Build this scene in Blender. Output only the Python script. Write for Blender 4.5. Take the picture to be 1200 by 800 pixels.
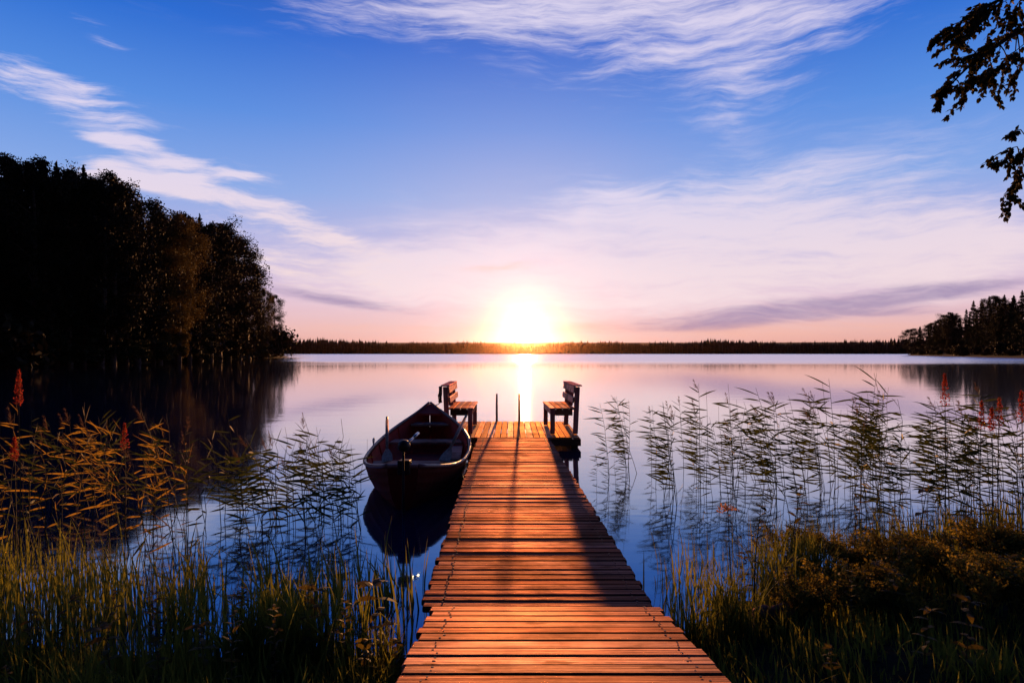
import bpy, math, random
import numpy as np
from mathutils import Vector, Matrix

for o in list(bpy.data.objects):
    bpy.data.objects.remove(o)
scene = bpy.context.scene
COL = scene.collection
rnd = random.Random(7)
rng = np.random.default_rng(7)
R = math.radians

# ------------------------------------------------------------------ camera
F = 720.0           # focal length in photo pixels (1200 wide)
HC = 1.56           # camera height over the water
cam_d = bpy.data.cameras.new('camera')
cam_d.sensor_width = 36.0
cam_d.lens = 36.0 * F / 1200.0
cam_d.shift_y = 13.0 / 1200.0
cam_d.clip_start = 0.05
cam_d.clip_end = 9000
cam = bpy.data.objects.new('camera', cam_d)
cam.location = (0, 0, HC)
cam.rotation_euler = (R(90), 0, 0)
COL.objects.link(cam)
scene.camera = cam

# ------------------------------------------------------------------ exposure
EXPO = 1.5
scene.view_settings.view_transform = 'Standard'
scene.view_settings.look = 'None'
scene.view_settings.gamma = 1.0
scene.view_settings.exposure = EXPO
scene.view_settings.use_curve_mapping = False

# ------------------------------------------------------------------ sun
SUN_EL, SUN_AZ = R(2.15), R(1.2)       # azimuth measured from +Y towards +X
SUN_DIR = Vector((math.sin(SUN_AZ) * math.cos(SUN_EL), math.cos(SUN_AZ) * math.cos(SUN_EL), math.sin(SUN_EL)))
sun_d = bpy.data.lights.new('sun', 'SUN')
sun_d.energy = 2.3
sun_d.angle = R(0.7)
sun_d.color = (1.0, 0.43, 0.14)
sun = bpy.data.objects.new('sun', sun_d)
sun.rotation_euler = SUN_DIR.to_track_quat('Z', 'Y').to_euler()
sun.location = (0, 0, 60)
COL.objects.link(sun)

# ------------------------------------------------------------------ node helper
class NT:
    """small helper for building node trees from expressions"""
    def __init__(s, tree):
        s.t = tree; s.n = tree.nodes; s.l = tree.links
    def new(s, typ, **kw):
        nd = s.n.new(typ)
        for k, v in kw.items(): setattr(nd, k, v)
        return nd
    def put(s, sock, v):
        if v is None: return
        if isinstance(v, bpy.types.NodeSocket): s.l.new(v, sock)
        elif isinstance(v, (tuple, list)) and len(v) == 3 and sock.type == 'RGBA': sock.default_value = (*v, 1)
        else: sock.default_value = v
    def m(s, op, a, b=None, c=None, clamp=False):
        nd = s.new('ShaderNodeMath', operation=op); nd.use_clamp = clamp
        s.put(nd.inputs[0], a); s.put(nd.inputs[1], b); s.put(nd.inputs[2], c)
        return nd.outputs[0]
    def vm(s, op, a, b=None, out=0):
        nd = s.new('ShaderNodeVectorMath', operation=op)
        s.put(nd.inputs[0], a); s.put(nd.inputs[1], b)
        return nd.outputs[out]
    def mix(s, f, a, b, blend='MIX'):
        nd = s.new('ShaderNodeMix', data_type='RGBA', blend_type=blend)
        s.put(nd.inputs[0], f); s.put(nd.inputs[6], a); s.put(nd.inputs[7], b)
        return nd.outputs[2]
    def ramp(s, f, stops, interp='LINEAR'):
        nd = s.new('ShaderNodeValToRGB'); cr = nd.color_ramp; cr.interpolation = interp
        while len(cr.elements) < len(stops): cr.elements.new(0.5)
        for e, (p, c) in zip(cr.elements, stops):
            e.position = p; e.color = (*c, 1) if len(c) == 3 else c
        s.put(nd.inputs[0], f)
        return nd.outputs[0]
    def smooth(s, x, a, b, lo=0.0, hi=1.0):
        nd = s.new('ShaderNodeMapRange', interpolation_type='SMOOTHSTEP')
        s.put(nd.inputs[0], x); s.put(nd.inputs[1], a); s.put(nd.inputs[2], b); s.put(nd.inputs[3], lo); s.put(nd.inputs[4], hi)
        return nd.outputs[0]
    def noise(s, vec, scale, detail=3, rough=0.5, dist=0.0, out=0):
        nd = s.new('ShaderNodeTexNoise')
        s.put(nd.inputs['Vector'], vec); s.put(nd.inputs['Scale'], scale); s.put(nd.inputs['Detail'], detail)
        s.put(nd.inputs['Roughness'], rough); s.put(nd.inputs['Distortion'], dist)
        return nd.outputs[out]
    def mapping(s, vec, loc=(0, 0, 0), rot=(0, 0, 0), sc=(1, 1, 1)):
        nd = s.new('ShaderNodeMapping'); s.put(nd.inputs[0], vec)
        nd.inputs[1].default_value = loc; nd.inputs[2].default_value = rot; nd.inputs[3].default_value = sc
        return nd.outputs[0]
    def sep(s, v):
        nd = s.new('ShaderNodeSeparateXYZ'); s.put(nd.inputs[0], v); return nd.outputs
    def comb(s, x, y, z=0.0):
        nd = s.new('ShaderNodeCombineXYZ'); s.put(nd.inputs[0], x); s.put(nd.inputs[1], y); s.put(nd.inputs[2], z); return nd.outputs[0]

def lin(r, g, b):
    f = lambda c: ((c / 255 + 0.055) / 1.055) ** 2.4 if c > 10.3 else c / 255 / 12.92
    return (f(r), f(g), f(b))

# ------------------------------------------------------------------ sky
SKY_STRENGTH = 0.1
K = 1.0 / (2 ** EXPO) / SKY_STRENGTH      # display-linear colour -> background colour
world = bpy.data.worlds.new('World')
scene.world = world
world.use_nodes = True
wt = world.node_tree
wt.nodes.clear()
w = NT(wt)
gen = w.new('ShaderNodeTexCoord').outputs['Generated']
dirv = w.vm('NORMALIZE', gen)
dx, dy, dz = w.sep(dirv)[:3]
nishita = w.new('ShaderNodeTexSky', sky_type='NISHITA')
nishita.sun_disc = False
nishita.sun_elevation = SUN_EL
nishita.sun_rotation = SUN_AZ
nishita.air_density = 1.0; nishita.dust_density = 0.6; nishita.ozone_density = 3.0
az = w.m('ARCTAN2', dx, dy)
hyp = w.m('SQRT', w.m('ADD', w.m('MULTIPLY', dx, dx), w.m('MULTIPLY', dy, dy)))
te = w.m('DIVIDE', dz, w.m('MAXIMUM', hyp, 0.001))         # tangent of the elevation
base = w.ramp(w.m('ABSOLUTE', dz), [
    (0.00, lin(238, 165, 146)), (0.035, lin(240, 190, 186)), (0.085, lin(232, 202, 222)), (0.15, lin(190, 188, 232)),
    (0.24, lin(138, 174, 238)), (0.34, lin(88, 146, 232)), (0.44, lin(38, 110, 216)), (0.58, lin(12, 66, 168)), (0.75, lin(8, 40, 112)), (1.0, lin(5, 26, 80))])
# distance from the sun
cosd = w.vm('DOT_PRODUCT', dirv, tuple(SUN_DIR), out=1)
ang = w.m('ARCCOSINE', w.m('MINIMUM', cosd, 0.999999))
def expfall(x, scale, power=1.0):
    q = w.m('DIVIDE', x, scale)
    if power != 1.0: q = w.m('POWER', q, power)
    return w.m('EXPONENT', w.m('MULTIPLY', q, -1.0))
g_core = expfall(ang, R(2.0), 1.15)
g_mid = expfall(ang, R(7.0))
g_wide = expfall(ang, R(12.0), 1.3)

# clouds: fibrous noise inside soft patches of the sky, in (azimuth, tan elevation)
ae = w.comb(az, te, 0.0)
warp = w.noise(ae, 5.0, 3, 0.55, out=1)
aew = w.vm('ADD', ae, w.vm('MULTIPLY', w.vm('SUBTRACT', warp, (0.5, 0.5, 0.5)), (0.10, 0.07, 0.0)))
def px2ae(u, v):
    a = math.atan2(u - 600, F)
    return a, (413 - v) / math.hypot(u - 600, F)
def fiber(rot, along, across, detail=6, rough=0.62, off=0.0, d=0.0):
    mp = w.mapping(aew, loc=(off, off * 0.7, 0), rot=(0, 0, rot), sc=(along, across, 1))
    return w.noise(mp, 1.0, detail, rough, d)
f_flat = fiber(0.05, 4.5, 24, off=3.1)
f_diag = fiber(0.45, 5, 26, off=7.7)
f_soft = fiber(-0.25, 3.0, 10, detail=6, rough=0.60, off=1.3)
f_mix = w.m('ADD', w.m('MULTIPLY', f_soft, 0.6), w.m('MULTIPLY', fiber(0.22, 5.0, 30, off=11.0), 0.4))
fine1 = fiber(0.12, 9, 70, 5, 0.68, off=5.0)
fine2 = fiber(0.55, 10, 75, 5, 0.68, off=9.0)
fine3 = fiber(-0.12, 8, 60, 5, 0.68, off=15.0)
def blend(a, b, k): return w.m('ADD', w.m('MULTIPLY', a, 1 - k), w.m('MULTIPLY', b, k))
f_flat = blend(f_flat, fine1, 0.48); f_diag = blend(f_diag, fine2, 0.42); f_mix = blend(f_mix, fine3, 0.42)
def patch(u, v, ru, rv, rot=0.0, power=2.0):
    """soft ellipse on the sky, centre and radii in photo pixels, rot in degrees anticlockwise"""
    a, t = px2ae(u, v)
    k = math.cos(math.atan2(u - 600, F))
    da = w.m('SUBTRACT', az, a); dt = w.m('SUBTRACT', te, t)
    c, s_ = math.cos(R(rot)), math.sin(R(rot))
    p = w.m('ADD', w.m('MULTIPLY', da, c / (ru * k * k / F)), w.m('MULTIPLY', dt, s_ / (ru * k / F)))
    q = w.m('ADD', w.m('MULTIPLY', da, -s_ / (rv * k * k / F)), w.m('MULTIPLY', dt, c / (rv * k / F)))
    d2 = w.m('ADD', w.m('MULTIPLY', p, p), w.m('MULTIPLY', q, q))
    return w.m('EXPONENT', w.m('MULTIPLY', d2, -1.0))
def layer(patches, fib, lo, hi, gain):
    tot = None
    for p in patches:
        amp = p[-1]; q = w.m('MULTIPLY', patch(*p[:-1]), amp)
        tot = q if tot is None else w.m('ADD', tot, q)
    x = w.m('ADD', fib, w.m('MULTIPLY', w.m('MINIMUM', tot, 1.25), 0.22))
    return w.m('MULTIPLY', w.m('MULTIPLY', w.smooth(x, lo, hi), gain), w.m('MINIMUM', w.m('MULTIPLY', tot, 1.6), 1.0))
top = layer([(600, 14, 220, 32, 4, 1.3), (820, 28, 190, 60, 10, 0.9), (960, 20, 120, 70, 20, 0.5), (862, 125, 60, 50, 45, 0.45), (1010, 185, 150, 30, 8, 0.35)], f_diag, 0.52, 0.86, 0.95)
leftc = layer([(60, 106, 130, 30, -8, 1.0), (148, 168, 46, 9, 0, 1.5), (165, 210, 80, 14, 2, 1.0), (245, 226, 100, 13, -3, 1.0), (330, 258, 115, 34, -12, 0.78), (340, 318, 140, 24, -5, 0.75), (215, 190, 60, 12, 0, .8), (120, 190, 40, 8, 4, .8), (283, 205, 30, 5, 0, .9), (400, 285, 60, 12, -14, .9), (110, 35, 70, 14, -30, 0.4)], f_flat, 0.57, 0.80, 1.0)
veil = layer([(880, 265, 230, 75, 4, 1.1), (735, 252, 75, 34, -20, 1.15), (640, 300, 60, 20, 5, .5), (940, 300, 160, 30, 6, .4), (600, 310, 220, 60, 0, 0.8), (1150, 285, 110, 40, 8, 0.9), (1000, 330, 200, 40, 3, 0.6), (460, 330, 180, 40, -5, 0.7)], f_mix, 0.52, 0.80, 0.95)
dark = layer([(960, 358, 190, 13, 4, 1.1), (1080, 345, 120, 8, 5, 1.0), (850, 378, 130, 9, 3, 0.9), (400, 352, 110, 7, -8, 1.2), (1050, 366, 100, 5, 0, 0.7)], f_flat, 0.48, 0.90, 0.8)
pinkl = layer([(900, 385, 230, 12, 0, 1.0), (520, 385, 190, 9, 0, 0.7), (600, 312, 60, 7, 4, 0.8)], f_flat, 0.48, 0.9, 0.75)

warmth = w.smooth(te, 0.05, 0.33)
cl_col = w.mix(warmth, lin(255, 228, 224), lin(228, 220, 246))
col = w.mix(w.m('MULTIPLY', g_wide, 0.7, clamp=True), base, lin(248, 216, 218))
col = w.mix(veil, col, w.mix(warmth, lin(252, 228, 232), lin(222, 218, 246)))
col = w.mix(w.m('MAXIMUM', top, leftc), col, cl_col)
col = w.mix(pinkl, col, lin(255, 190, 170))
col = w.mix(dark, col, lin(150, 132, 178))
def scaled(c, f):
    nd = w.new('ShaderNodeVectorMath', operation='SCALE'); nd.inputs[0].default_value = c; w.put(nd.inputs['Scale'], f); return nd.outputs[0]
col = w.vm('ADD', col, scaled((0.42, 0.39, 0.36), g_core))
col = w.vm('ADD', col, scaled((0.24, 0.18, 0.155), g_mid))
# the half of the dome away from the sunset is dim
back = w.smooth(dy, -0.25, 0.55, 0.20, 1.0)
def vscale(v, f):
    nd = w.new('ShaderNodeVectorMath', operation='SCALE'); w.put(nd.inputs[0], v); w.put(nd.inputs['Scale'], f); return nd.outputs[0]
col = vscale(col, w.m('MULTIPLY', back, K * 0.93))
col = w.vm('ADD', col, vscale(nishita.outputs[0], 0.010))
bg = w.new('ShaderNodeBackground'); bg.inputs[1].default_value = SKY_STRENGTH
w.put(bg.inputs[0], col)
wo = w.new('ShaderNodeOutputWorld'); wt.links.new(bg.outputs[0], wo.inputs[0])
world.cycles.sampling_method = 'MANUAL'
world.cycles.sample_map_resolution = 1024
scene.cycles.use_denoising = True

HAZE_DENSITY = 0.000016
# ------------------------------------------------------------------ materials
def new_mat(name):
    m = bpy.data.materials.new(name); m.use_nodes = True
    m.node_tree.nodes.clear()
    s = NT(m.node_tree)
    out = s.new('ShaderNodeOutputMaterial')
    return m, s, out
def principled(s, out, base, rough=0.5, spec=0.5, bump=None, bump_d=0.01, bump_s=1.0, metallic=0.0, ior=1.5):
    p = s.new('ShaderNodeBsdfPrincipled')
    s.put(p.inputs['Base Color'], base); s.put(p.inputs['Roughness'], rough)
    s.put(p.inputs['Specular IOR Level'], spec); s.put(p.inputs['Metallic'], metallic); s.put(p.inputs['IOR'], ior)
    if bump is not None:
        b = s.new('ShaderNodeBump'); b.inputs['Strength'].default_value = bump_s; b.inputs['Distance'].default_value = bump_d
        s.put(b.inputs['Height'], bump); s.put(p.inputs['Normal'], b.outputs[0])
    s.l.new(p.outputs[0], out.inputs[0])
    return p
def wood_mat(name, c_dark, c_mid, c_light, axis='x', rough=(0.32, 0.6), spec=0.4, bump_d=0.004, sheen=(1.0, 0.50, 0.31)):
    m, s, out = new_mat(name)
    oc = s.new('ShaderNodeTexCoord').outputs['Object']
    rpi = s.new('ShaderNodeNewGeometry').outputs['Random Per Island']
    off = s.comb(s.m('MULTIPLY', rpi, 37.0), s.m('MULTIPLY', rpi, 91.0), s.m('MULTIPLY', rpi, 13.0))
    v = s.vm('ADD', oc, off)
    sc = {'x': (1.6, 38, 38), 'y': (38, 1.6, 38), 'z': (38, 38, 1.6)}[axis]
    grain = s.noise(s.mapping(v, sc=sc), 1.0, 6, 0.65, 0.4)
    sc2 = {'x': (0.9, 120, 90), 'y': (120, 0.9, 90), 'z': (120, 90, 0.9)}[axis]
    fine = s.noise(s.mapping(v, sc=sc2), 1.0, 3, 0.6)
    blot = s.noise(oc, 2.3, 4, 0.6)
    knots = s.noise(s.mapping(v, sc={'x': (5, 14, 14), 'y': (14, 5, 14), 'z': (14, 14, 5)}[axis]), 1.0, 2, 0.5)
    f = s.m('ADD', s.m('MULTIPLY', grain, 0.6), s.m('MULTIPLY', fine, 0.4))
    c = s.ramp(f, [(0.36, c_dark), (0.51, c_mid), (0.66, c_light)])
    hs = s.new('ShaderNodeHueSaturation')
    s.put(hs.inputs['Value'], s.m('ADD', 0.48, s.m('MULTIPLY', rpi, 0.95)))
    s.put(hs.inputs['Saturation'], s.m('ADD', 0.55, s.m('MULTIPLY', s.m('FRACT', s.m('MULTIPLY', rpi, 7.3)), 0.48)))
    s.put(hs.inputs['Color'], c)
    c = s.mix(s.smooth(knots, 0.64, 0.72, 0, 0.8), hs.outputs[0], tuple(x * 0.25 for x in c_dark))
    c = s.mix(s.smooth(blot, 0.48, 0.68, 0, 0.7), c, tuple(x * 0.55 for x in c_dark))
    ro = s.m('ADD', rough[0], s.m('MULTIPLY', s.m('ADD', s.m('MULTIPLY', blot, 0.6), s.m('MULTIPLY', grain, 0.4)), (rough[1] - rough[0]) * 1.3))
    b = s.new('ShaderNodeBump'); b.inputs['Strength'].default_value = 1.0; b.inputs['Distance'].default_value = bump_d
    s.put(b.inputs['Height'], s.m('ADD', s.m('MULTIPLY', fine, 0.7), grain))
    df = s.new('ShaderNodeBsdfDiffuse'); s.put(df.inputs['Color'], c); s.put(df.inputs['Normal'], b.outputs[0])
    gl = s.new('ShaderNodeBsdfGlossy'); s.put(gl.inputs['Roughness'], ro); s.put(gl.inputs['Normal'], b.outputs[0])
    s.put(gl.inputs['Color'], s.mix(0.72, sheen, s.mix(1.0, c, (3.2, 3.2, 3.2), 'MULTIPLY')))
    lw = s.new('ShaderNodeLayerWeight'); s.put(lw.inputs['Normal'], b.outputs[0])
    fac = s.m('MULTIPLY', s.m('ADD', 0.06, s.m('POWER', lw.outputs['Facing'], 3.0)), spec, clamp=True)
    mx = s.new('ShaderNodeMixShader'); s.put(mx.inputs[0], fac)
    s.l.new(df.outputs[0], mx.inputs[1]); s.l.new(gl.outputs[0], mx.inputs[2]); s.l.new(mx.outputs[0], out.inputs[0])
    return m
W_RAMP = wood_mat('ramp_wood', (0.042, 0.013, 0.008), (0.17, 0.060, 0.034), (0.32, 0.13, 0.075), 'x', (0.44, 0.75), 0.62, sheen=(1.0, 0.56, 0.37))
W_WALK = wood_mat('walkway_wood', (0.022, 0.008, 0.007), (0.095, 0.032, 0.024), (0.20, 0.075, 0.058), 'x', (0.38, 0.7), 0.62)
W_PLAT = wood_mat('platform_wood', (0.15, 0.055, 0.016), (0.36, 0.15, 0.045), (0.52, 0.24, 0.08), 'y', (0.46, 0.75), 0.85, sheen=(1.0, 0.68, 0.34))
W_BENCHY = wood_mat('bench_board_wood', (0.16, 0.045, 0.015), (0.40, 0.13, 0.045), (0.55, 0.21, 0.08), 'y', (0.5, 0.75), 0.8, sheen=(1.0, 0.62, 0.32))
W_POST = wood_mat('flare_red_post_wood', (0.20, 0.024, 0.010), (0.46, 0.058, 0.022), (0.6, 0.10, 0.038), 'z', (0.45, 0.7))  # red tint of the lens flare put into the post wood colour
W_BEAM = wood_mat('beam_wood', (0.035, 0.013, 0.008), (0.09, 0.032, 0.018), (0.15, 0.06, 0.035), 'y', (0.5, 0.8))
W_LOG = wood_mat('drift_wood', (0.10, 0.04, 0.018), (0.28, 0.12, 0.05), (0.42, 0.2, 0.09), 'x', (0.5, 0.8))
W_THWART = wood_mat('thwart_wood', (0.10, 0.045, 0.035), (0.26, 0.13, 0.10), (0.40, 0.22, 0.18), 'x', (0.4, 0.6), 0.25)
W_OAR = wood_mat('oar_wood', (0.14, 0.08, 0.05), (0.3, 0.19, 0.12), (0.42, 0.3, 0.2), 'y', (0.5, 0.7), 0.2)

def paint_mat(name, c, rough=0.4, spec=0.5, metallic=0.0, var=0.35):
    m, s, out = new_mat(name)
    oc = s.new('ShaderNodeTexCoord').outputs['Object']
    n1 = s.noise(oc, 6.0, 5, 0.65); n2 = s.noise(oc, 45.0, 3, 0.6)
    f = s.m('ADD', s.m('MULTIPLY', n1, 0.7), s.m('MULTIPLY', n2, 0.3))
    col = s.ramp(f, [(0.3, tuple(x * (1 - var) for x in c)), (0.7, tuple(min(1, x * (1 + var)) for x in c))])
    principled(s, out, col, s.m('ADD', rough - 0.08, s.m('MULTIPLY', n1, 0.22)), spec, n2, 0.002, 0.6, metallic)
    return m
P_HULL = paint_mat('boat_hull_flare_red', (0.12, 0.016, 0.011), 0.6, 0.05)  # hull colour carries the red veil of the lens flare
P_INNER = paint_mat('boat_inside_flare_red', (0.45, 0.045, 0.032), 0.6, 0.06)  # flare red painted into the inside colour, stronger than on the hull
P_RAIL = paint_mat('boat_rail_paint', (0.20, 0.085, 0.075), 0.4, 0.35)
P_BLACK = paint_mat('black_plastic', (0.012, 0.009, 0.009), 0.55, 0.2)
P_METAL = paint_mat('bright_metal', (0.55, 0.52, 0.50), 0.28, 0.5, 1.0, 0.15)
P_RUST = paint_mat('rail_steel', (0.16, 0.045, 0.02), 0.5, 0.5, 0.3)
P_ROPE = paint_mat('rope_fibre', (0.09, 0.05, 0.035), 0.8, 0.2)
P_BARK = paint_mat('dark_bark', (0.045, 0.028, 0.020), 0.9, 0.2)

def birch_bark():
    m, s, out = new_mat('birch_bark')
    oc = s.new('ShaderNodeTexCoord').outputs['Object']
    n = s.noise(s.mapping(oc, sc=(3, 3, 14)), 1.0, 5, 0.65)
    c = s.ramp(n, [(0.40, (0.035, 0.028, 0.024)), (0.5, (0.07, 0.060, 0.052)), (0.8, (0.12, 0.105, 0.092))])
    principled(s, out, c, 0.75, 0.2, n, 0.01)
    return m
P_BIRCH = birch_bark()

def leaf_mat(name, c1, c2, trans, tfac=0.45, rough=0.7, spec=0.12):
    m, s, out = new_mat(name)
    rpi = s.new('ShaderNodeNewGeometry').outputs['Random Per Island']
    c = s.mix(rpi, c1, c2)
    oi = s.new('ShaderNodeObjectInfo').outputs['Random']
    hs = s.new('ShaderNodeHueSaturation'); s.put(hs.inputs['Color'], c)
    s.put(hs.inputs['Value'], s.m('ADD', 0.75, s.m('MULTIPLY', oi, 0.5)))
    c = hs.outputs[0]
    p = s.new('ShaderNodeBsdfPrincipled')
    s.put(p.inputs['Base Color'], c); p.inputs['Roughness'].default_value = rough; p.inputs['Specular IOR Level'].default_value = spec
    t = s.new('ShaderNodeBsdfTranslucent')
    tc = s.mix(rpi, tuple(x * 0.7 for x in trans), trans)
    s.put(t.inputs[0], tc)
    mx = s.new('ShaderNodeMixShader'); mx.inputs[0].default_value = tfac
    s.l.new(p.outputs[0], mx.inputs[1]); s.l.new(t.outputs[0], mx.inputs[2]); s.l.new(mx.outputs[0], out.inputs[0])
    return m
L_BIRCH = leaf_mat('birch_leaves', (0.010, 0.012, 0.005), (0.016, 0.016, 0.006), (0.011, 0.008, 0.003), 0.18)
L_BIRCHLIT = leaf_mat('sunlit_birch_leaves', (0.05, 0.042, 0.012), (0.10, 0.07, 0.018), (0.11, 0.07, 0.014), 0.28)  # lighter brown copy of the birch leaves, low sunlight put into the colour
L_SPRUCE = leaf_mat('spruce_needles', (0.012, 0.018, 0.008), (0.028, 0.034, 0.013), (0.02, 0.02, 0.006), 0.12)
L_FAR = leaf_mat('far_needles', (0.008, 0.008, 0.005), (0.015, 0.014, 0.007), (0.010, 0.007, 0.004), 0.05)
L_REED = leaf_mat('reed_leaf', (0.018, 0.030, 0.010), (0.045, 0.058, 0.016), (0.085, 0.10, 0.018), 0.28)
L_REEDW = leaf_mat('sunlit_reed_leaf', (0.05, 0.065, 0.014), (0.20, 0.075, 0.018), (0.44, 0.25, 0.03), 0.44)  # warm copy of the reed leaf, orange backlight painted into its colour
L_STEM = leaf_mat('reed_stem', (0.05, 0.04, 0.02), (0.12, 0.08, 0.03), (0.12, 0.08, 0.03), 0.15)
L_PLUME = leaf_mat('reed_plume', (0.06, 0.035, 0.02), (0.12, 0.07, 0.04), (0.2, 0.11, 0.05), 0.4)
L_DOCK = leaf_mat('red_dock_seed', (0.22, 0.02, 0.012), (0.26, 0.04, 0.025), (0.5, 0.07, 0.03), 0.42)
L_GRASS = leaf_mat('grass_blade', (0.020, 0.050, 0.009), (0.09, 0.085, 0.018), (0.30, 0.29, 0.04), 0.40)
L_HERB = leaf_mat('herb_leaf', (0.03, 0.035, 0.009), (0.085, 0.066, 0.016), (0.42, 0.30, 0.045), 0.4, 0.6, 0.08)
L_FLOWER = leaf_mat('faded_flower', (0.5, 0.2, 0.12), (0.7, 0.34, 0.2), (0.8, 0.4, 0.2), 0.4)
L_TWIG = paint_mat('twig_bark', (0.03, 0.016, 0.010), 0.8, 0.2)

def ground_mat():
    m, s, out = new_mat('lakeside_soil')
    pos = s.new('ShaderNodeNewGeometry').outputs['Position']
    n = s.noise(pos, 1.4, 6, 0.65); n2 = s.noise(pos, 30, 4, 0.6)
    c = s.ramp(n, [(0.35, (0.018, 0.012, 0.007)), (0.6, (0.035, 0.028, 0.012)), (0.8, (0.06, 0.04, 0.02))])
    principled(s, out, c, 0.95, 0.1, s.m('ADD', n, s.m('MULTIPLY', n2, 0.4)), 0.04)
    return m
G_SOIL = ground_mat()

def water_mat():
    m, s, out = new_mat('lake_water')
    pos = s.new('ShaderNodeNewGeometry').outputs['Position']
    x, y, z = s.sep(pos)[:3]
    # open water far out is rippled, the sheltered water near the shore lies calm
    band = s.noise(s.mapping(pos, sc=(0.006, 0.03, 1)), 1.0, 4, 0.6)
    far = s.smooth(s.m('ADD', y, s.m('MULTIPLY', s.m('SUBTRACT', band, 0.5), 110)), 60, 130)
    open_ = s.smooth(s.m('ADD', s.m('DIVIDE', x, s.m('MAXIMUM', y, 1.0)), s.m('MULTIPLY', s.m('SUBTRACT', band, 0.5), 0.15)), -0.40, -0.30)
    rip = s.m('MULTIPLY', far, open_)
    swell = s.noise(s.mapping(pos, sc=(0.5, 1.3, 1)), 1.0, 3, 0.5)
    rp = s.noise(s.mapping(pos, sc=(2.2, 6.0, 1)), 1.0, 3, 0.55)
    h = s.m('ADD', s.m('MULTIPLY', swell, 0.0032), s.m('MULTIPLY', rp, s.m('ADD', 0.0006, s.m('MULTIPLY', rip, 0.004))))
    b = s.new('ShaderNodeBump'); b.inputs['Strength'].default_value = 1.0; b.inputs['Distance'].default_value = 1.0
    s.put(b.inputs['Height'], h)
    lw = s.new('ShaderNodeLayerWeight'); s.put(lw.inputs['Normal'], b.outputs[0])
    face = lw.outputs['Facing']                       # 0 looking straight down, 1 at grazing angles
    fr = s.m('ADD', 0.14, s.m('MULTIPLY', s.m('POWER', face, 3.0), 0.88))
    body = s.new('ShaderNodeBsdfDiffuse'); body.inputs[0].default_value = (0.004, 0.018, 0.075, 1)
    gl = s.new('ShaderNodeBsdfGlossy')
    s.put(gl.inputs['Color'], s.mix(s.smooth(face, 0.62, 0.92), (0.30, 0.62, 1.0), (1.0, 0.98, 0.98)))
    s.put(gl.inputs['Roughness'], s.m('ADD', 0.05, s.m('MULTIPLY', rip, 0.20)))
    s.put(gl.inputs['Normal'], b.outputs[0])
    mx = s.new('ShaderNodeMixShader'); s.put(mx.inputs[0], fr)
    s.l.new(body.outputs[0], mx.inputs[1]); s.l.new(gl.outputs[0], mx.inputs[2])
    s.l.new(mx.outputs[0], out.inputs[0])
    return m
M_WATER = water_mat()

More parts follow.
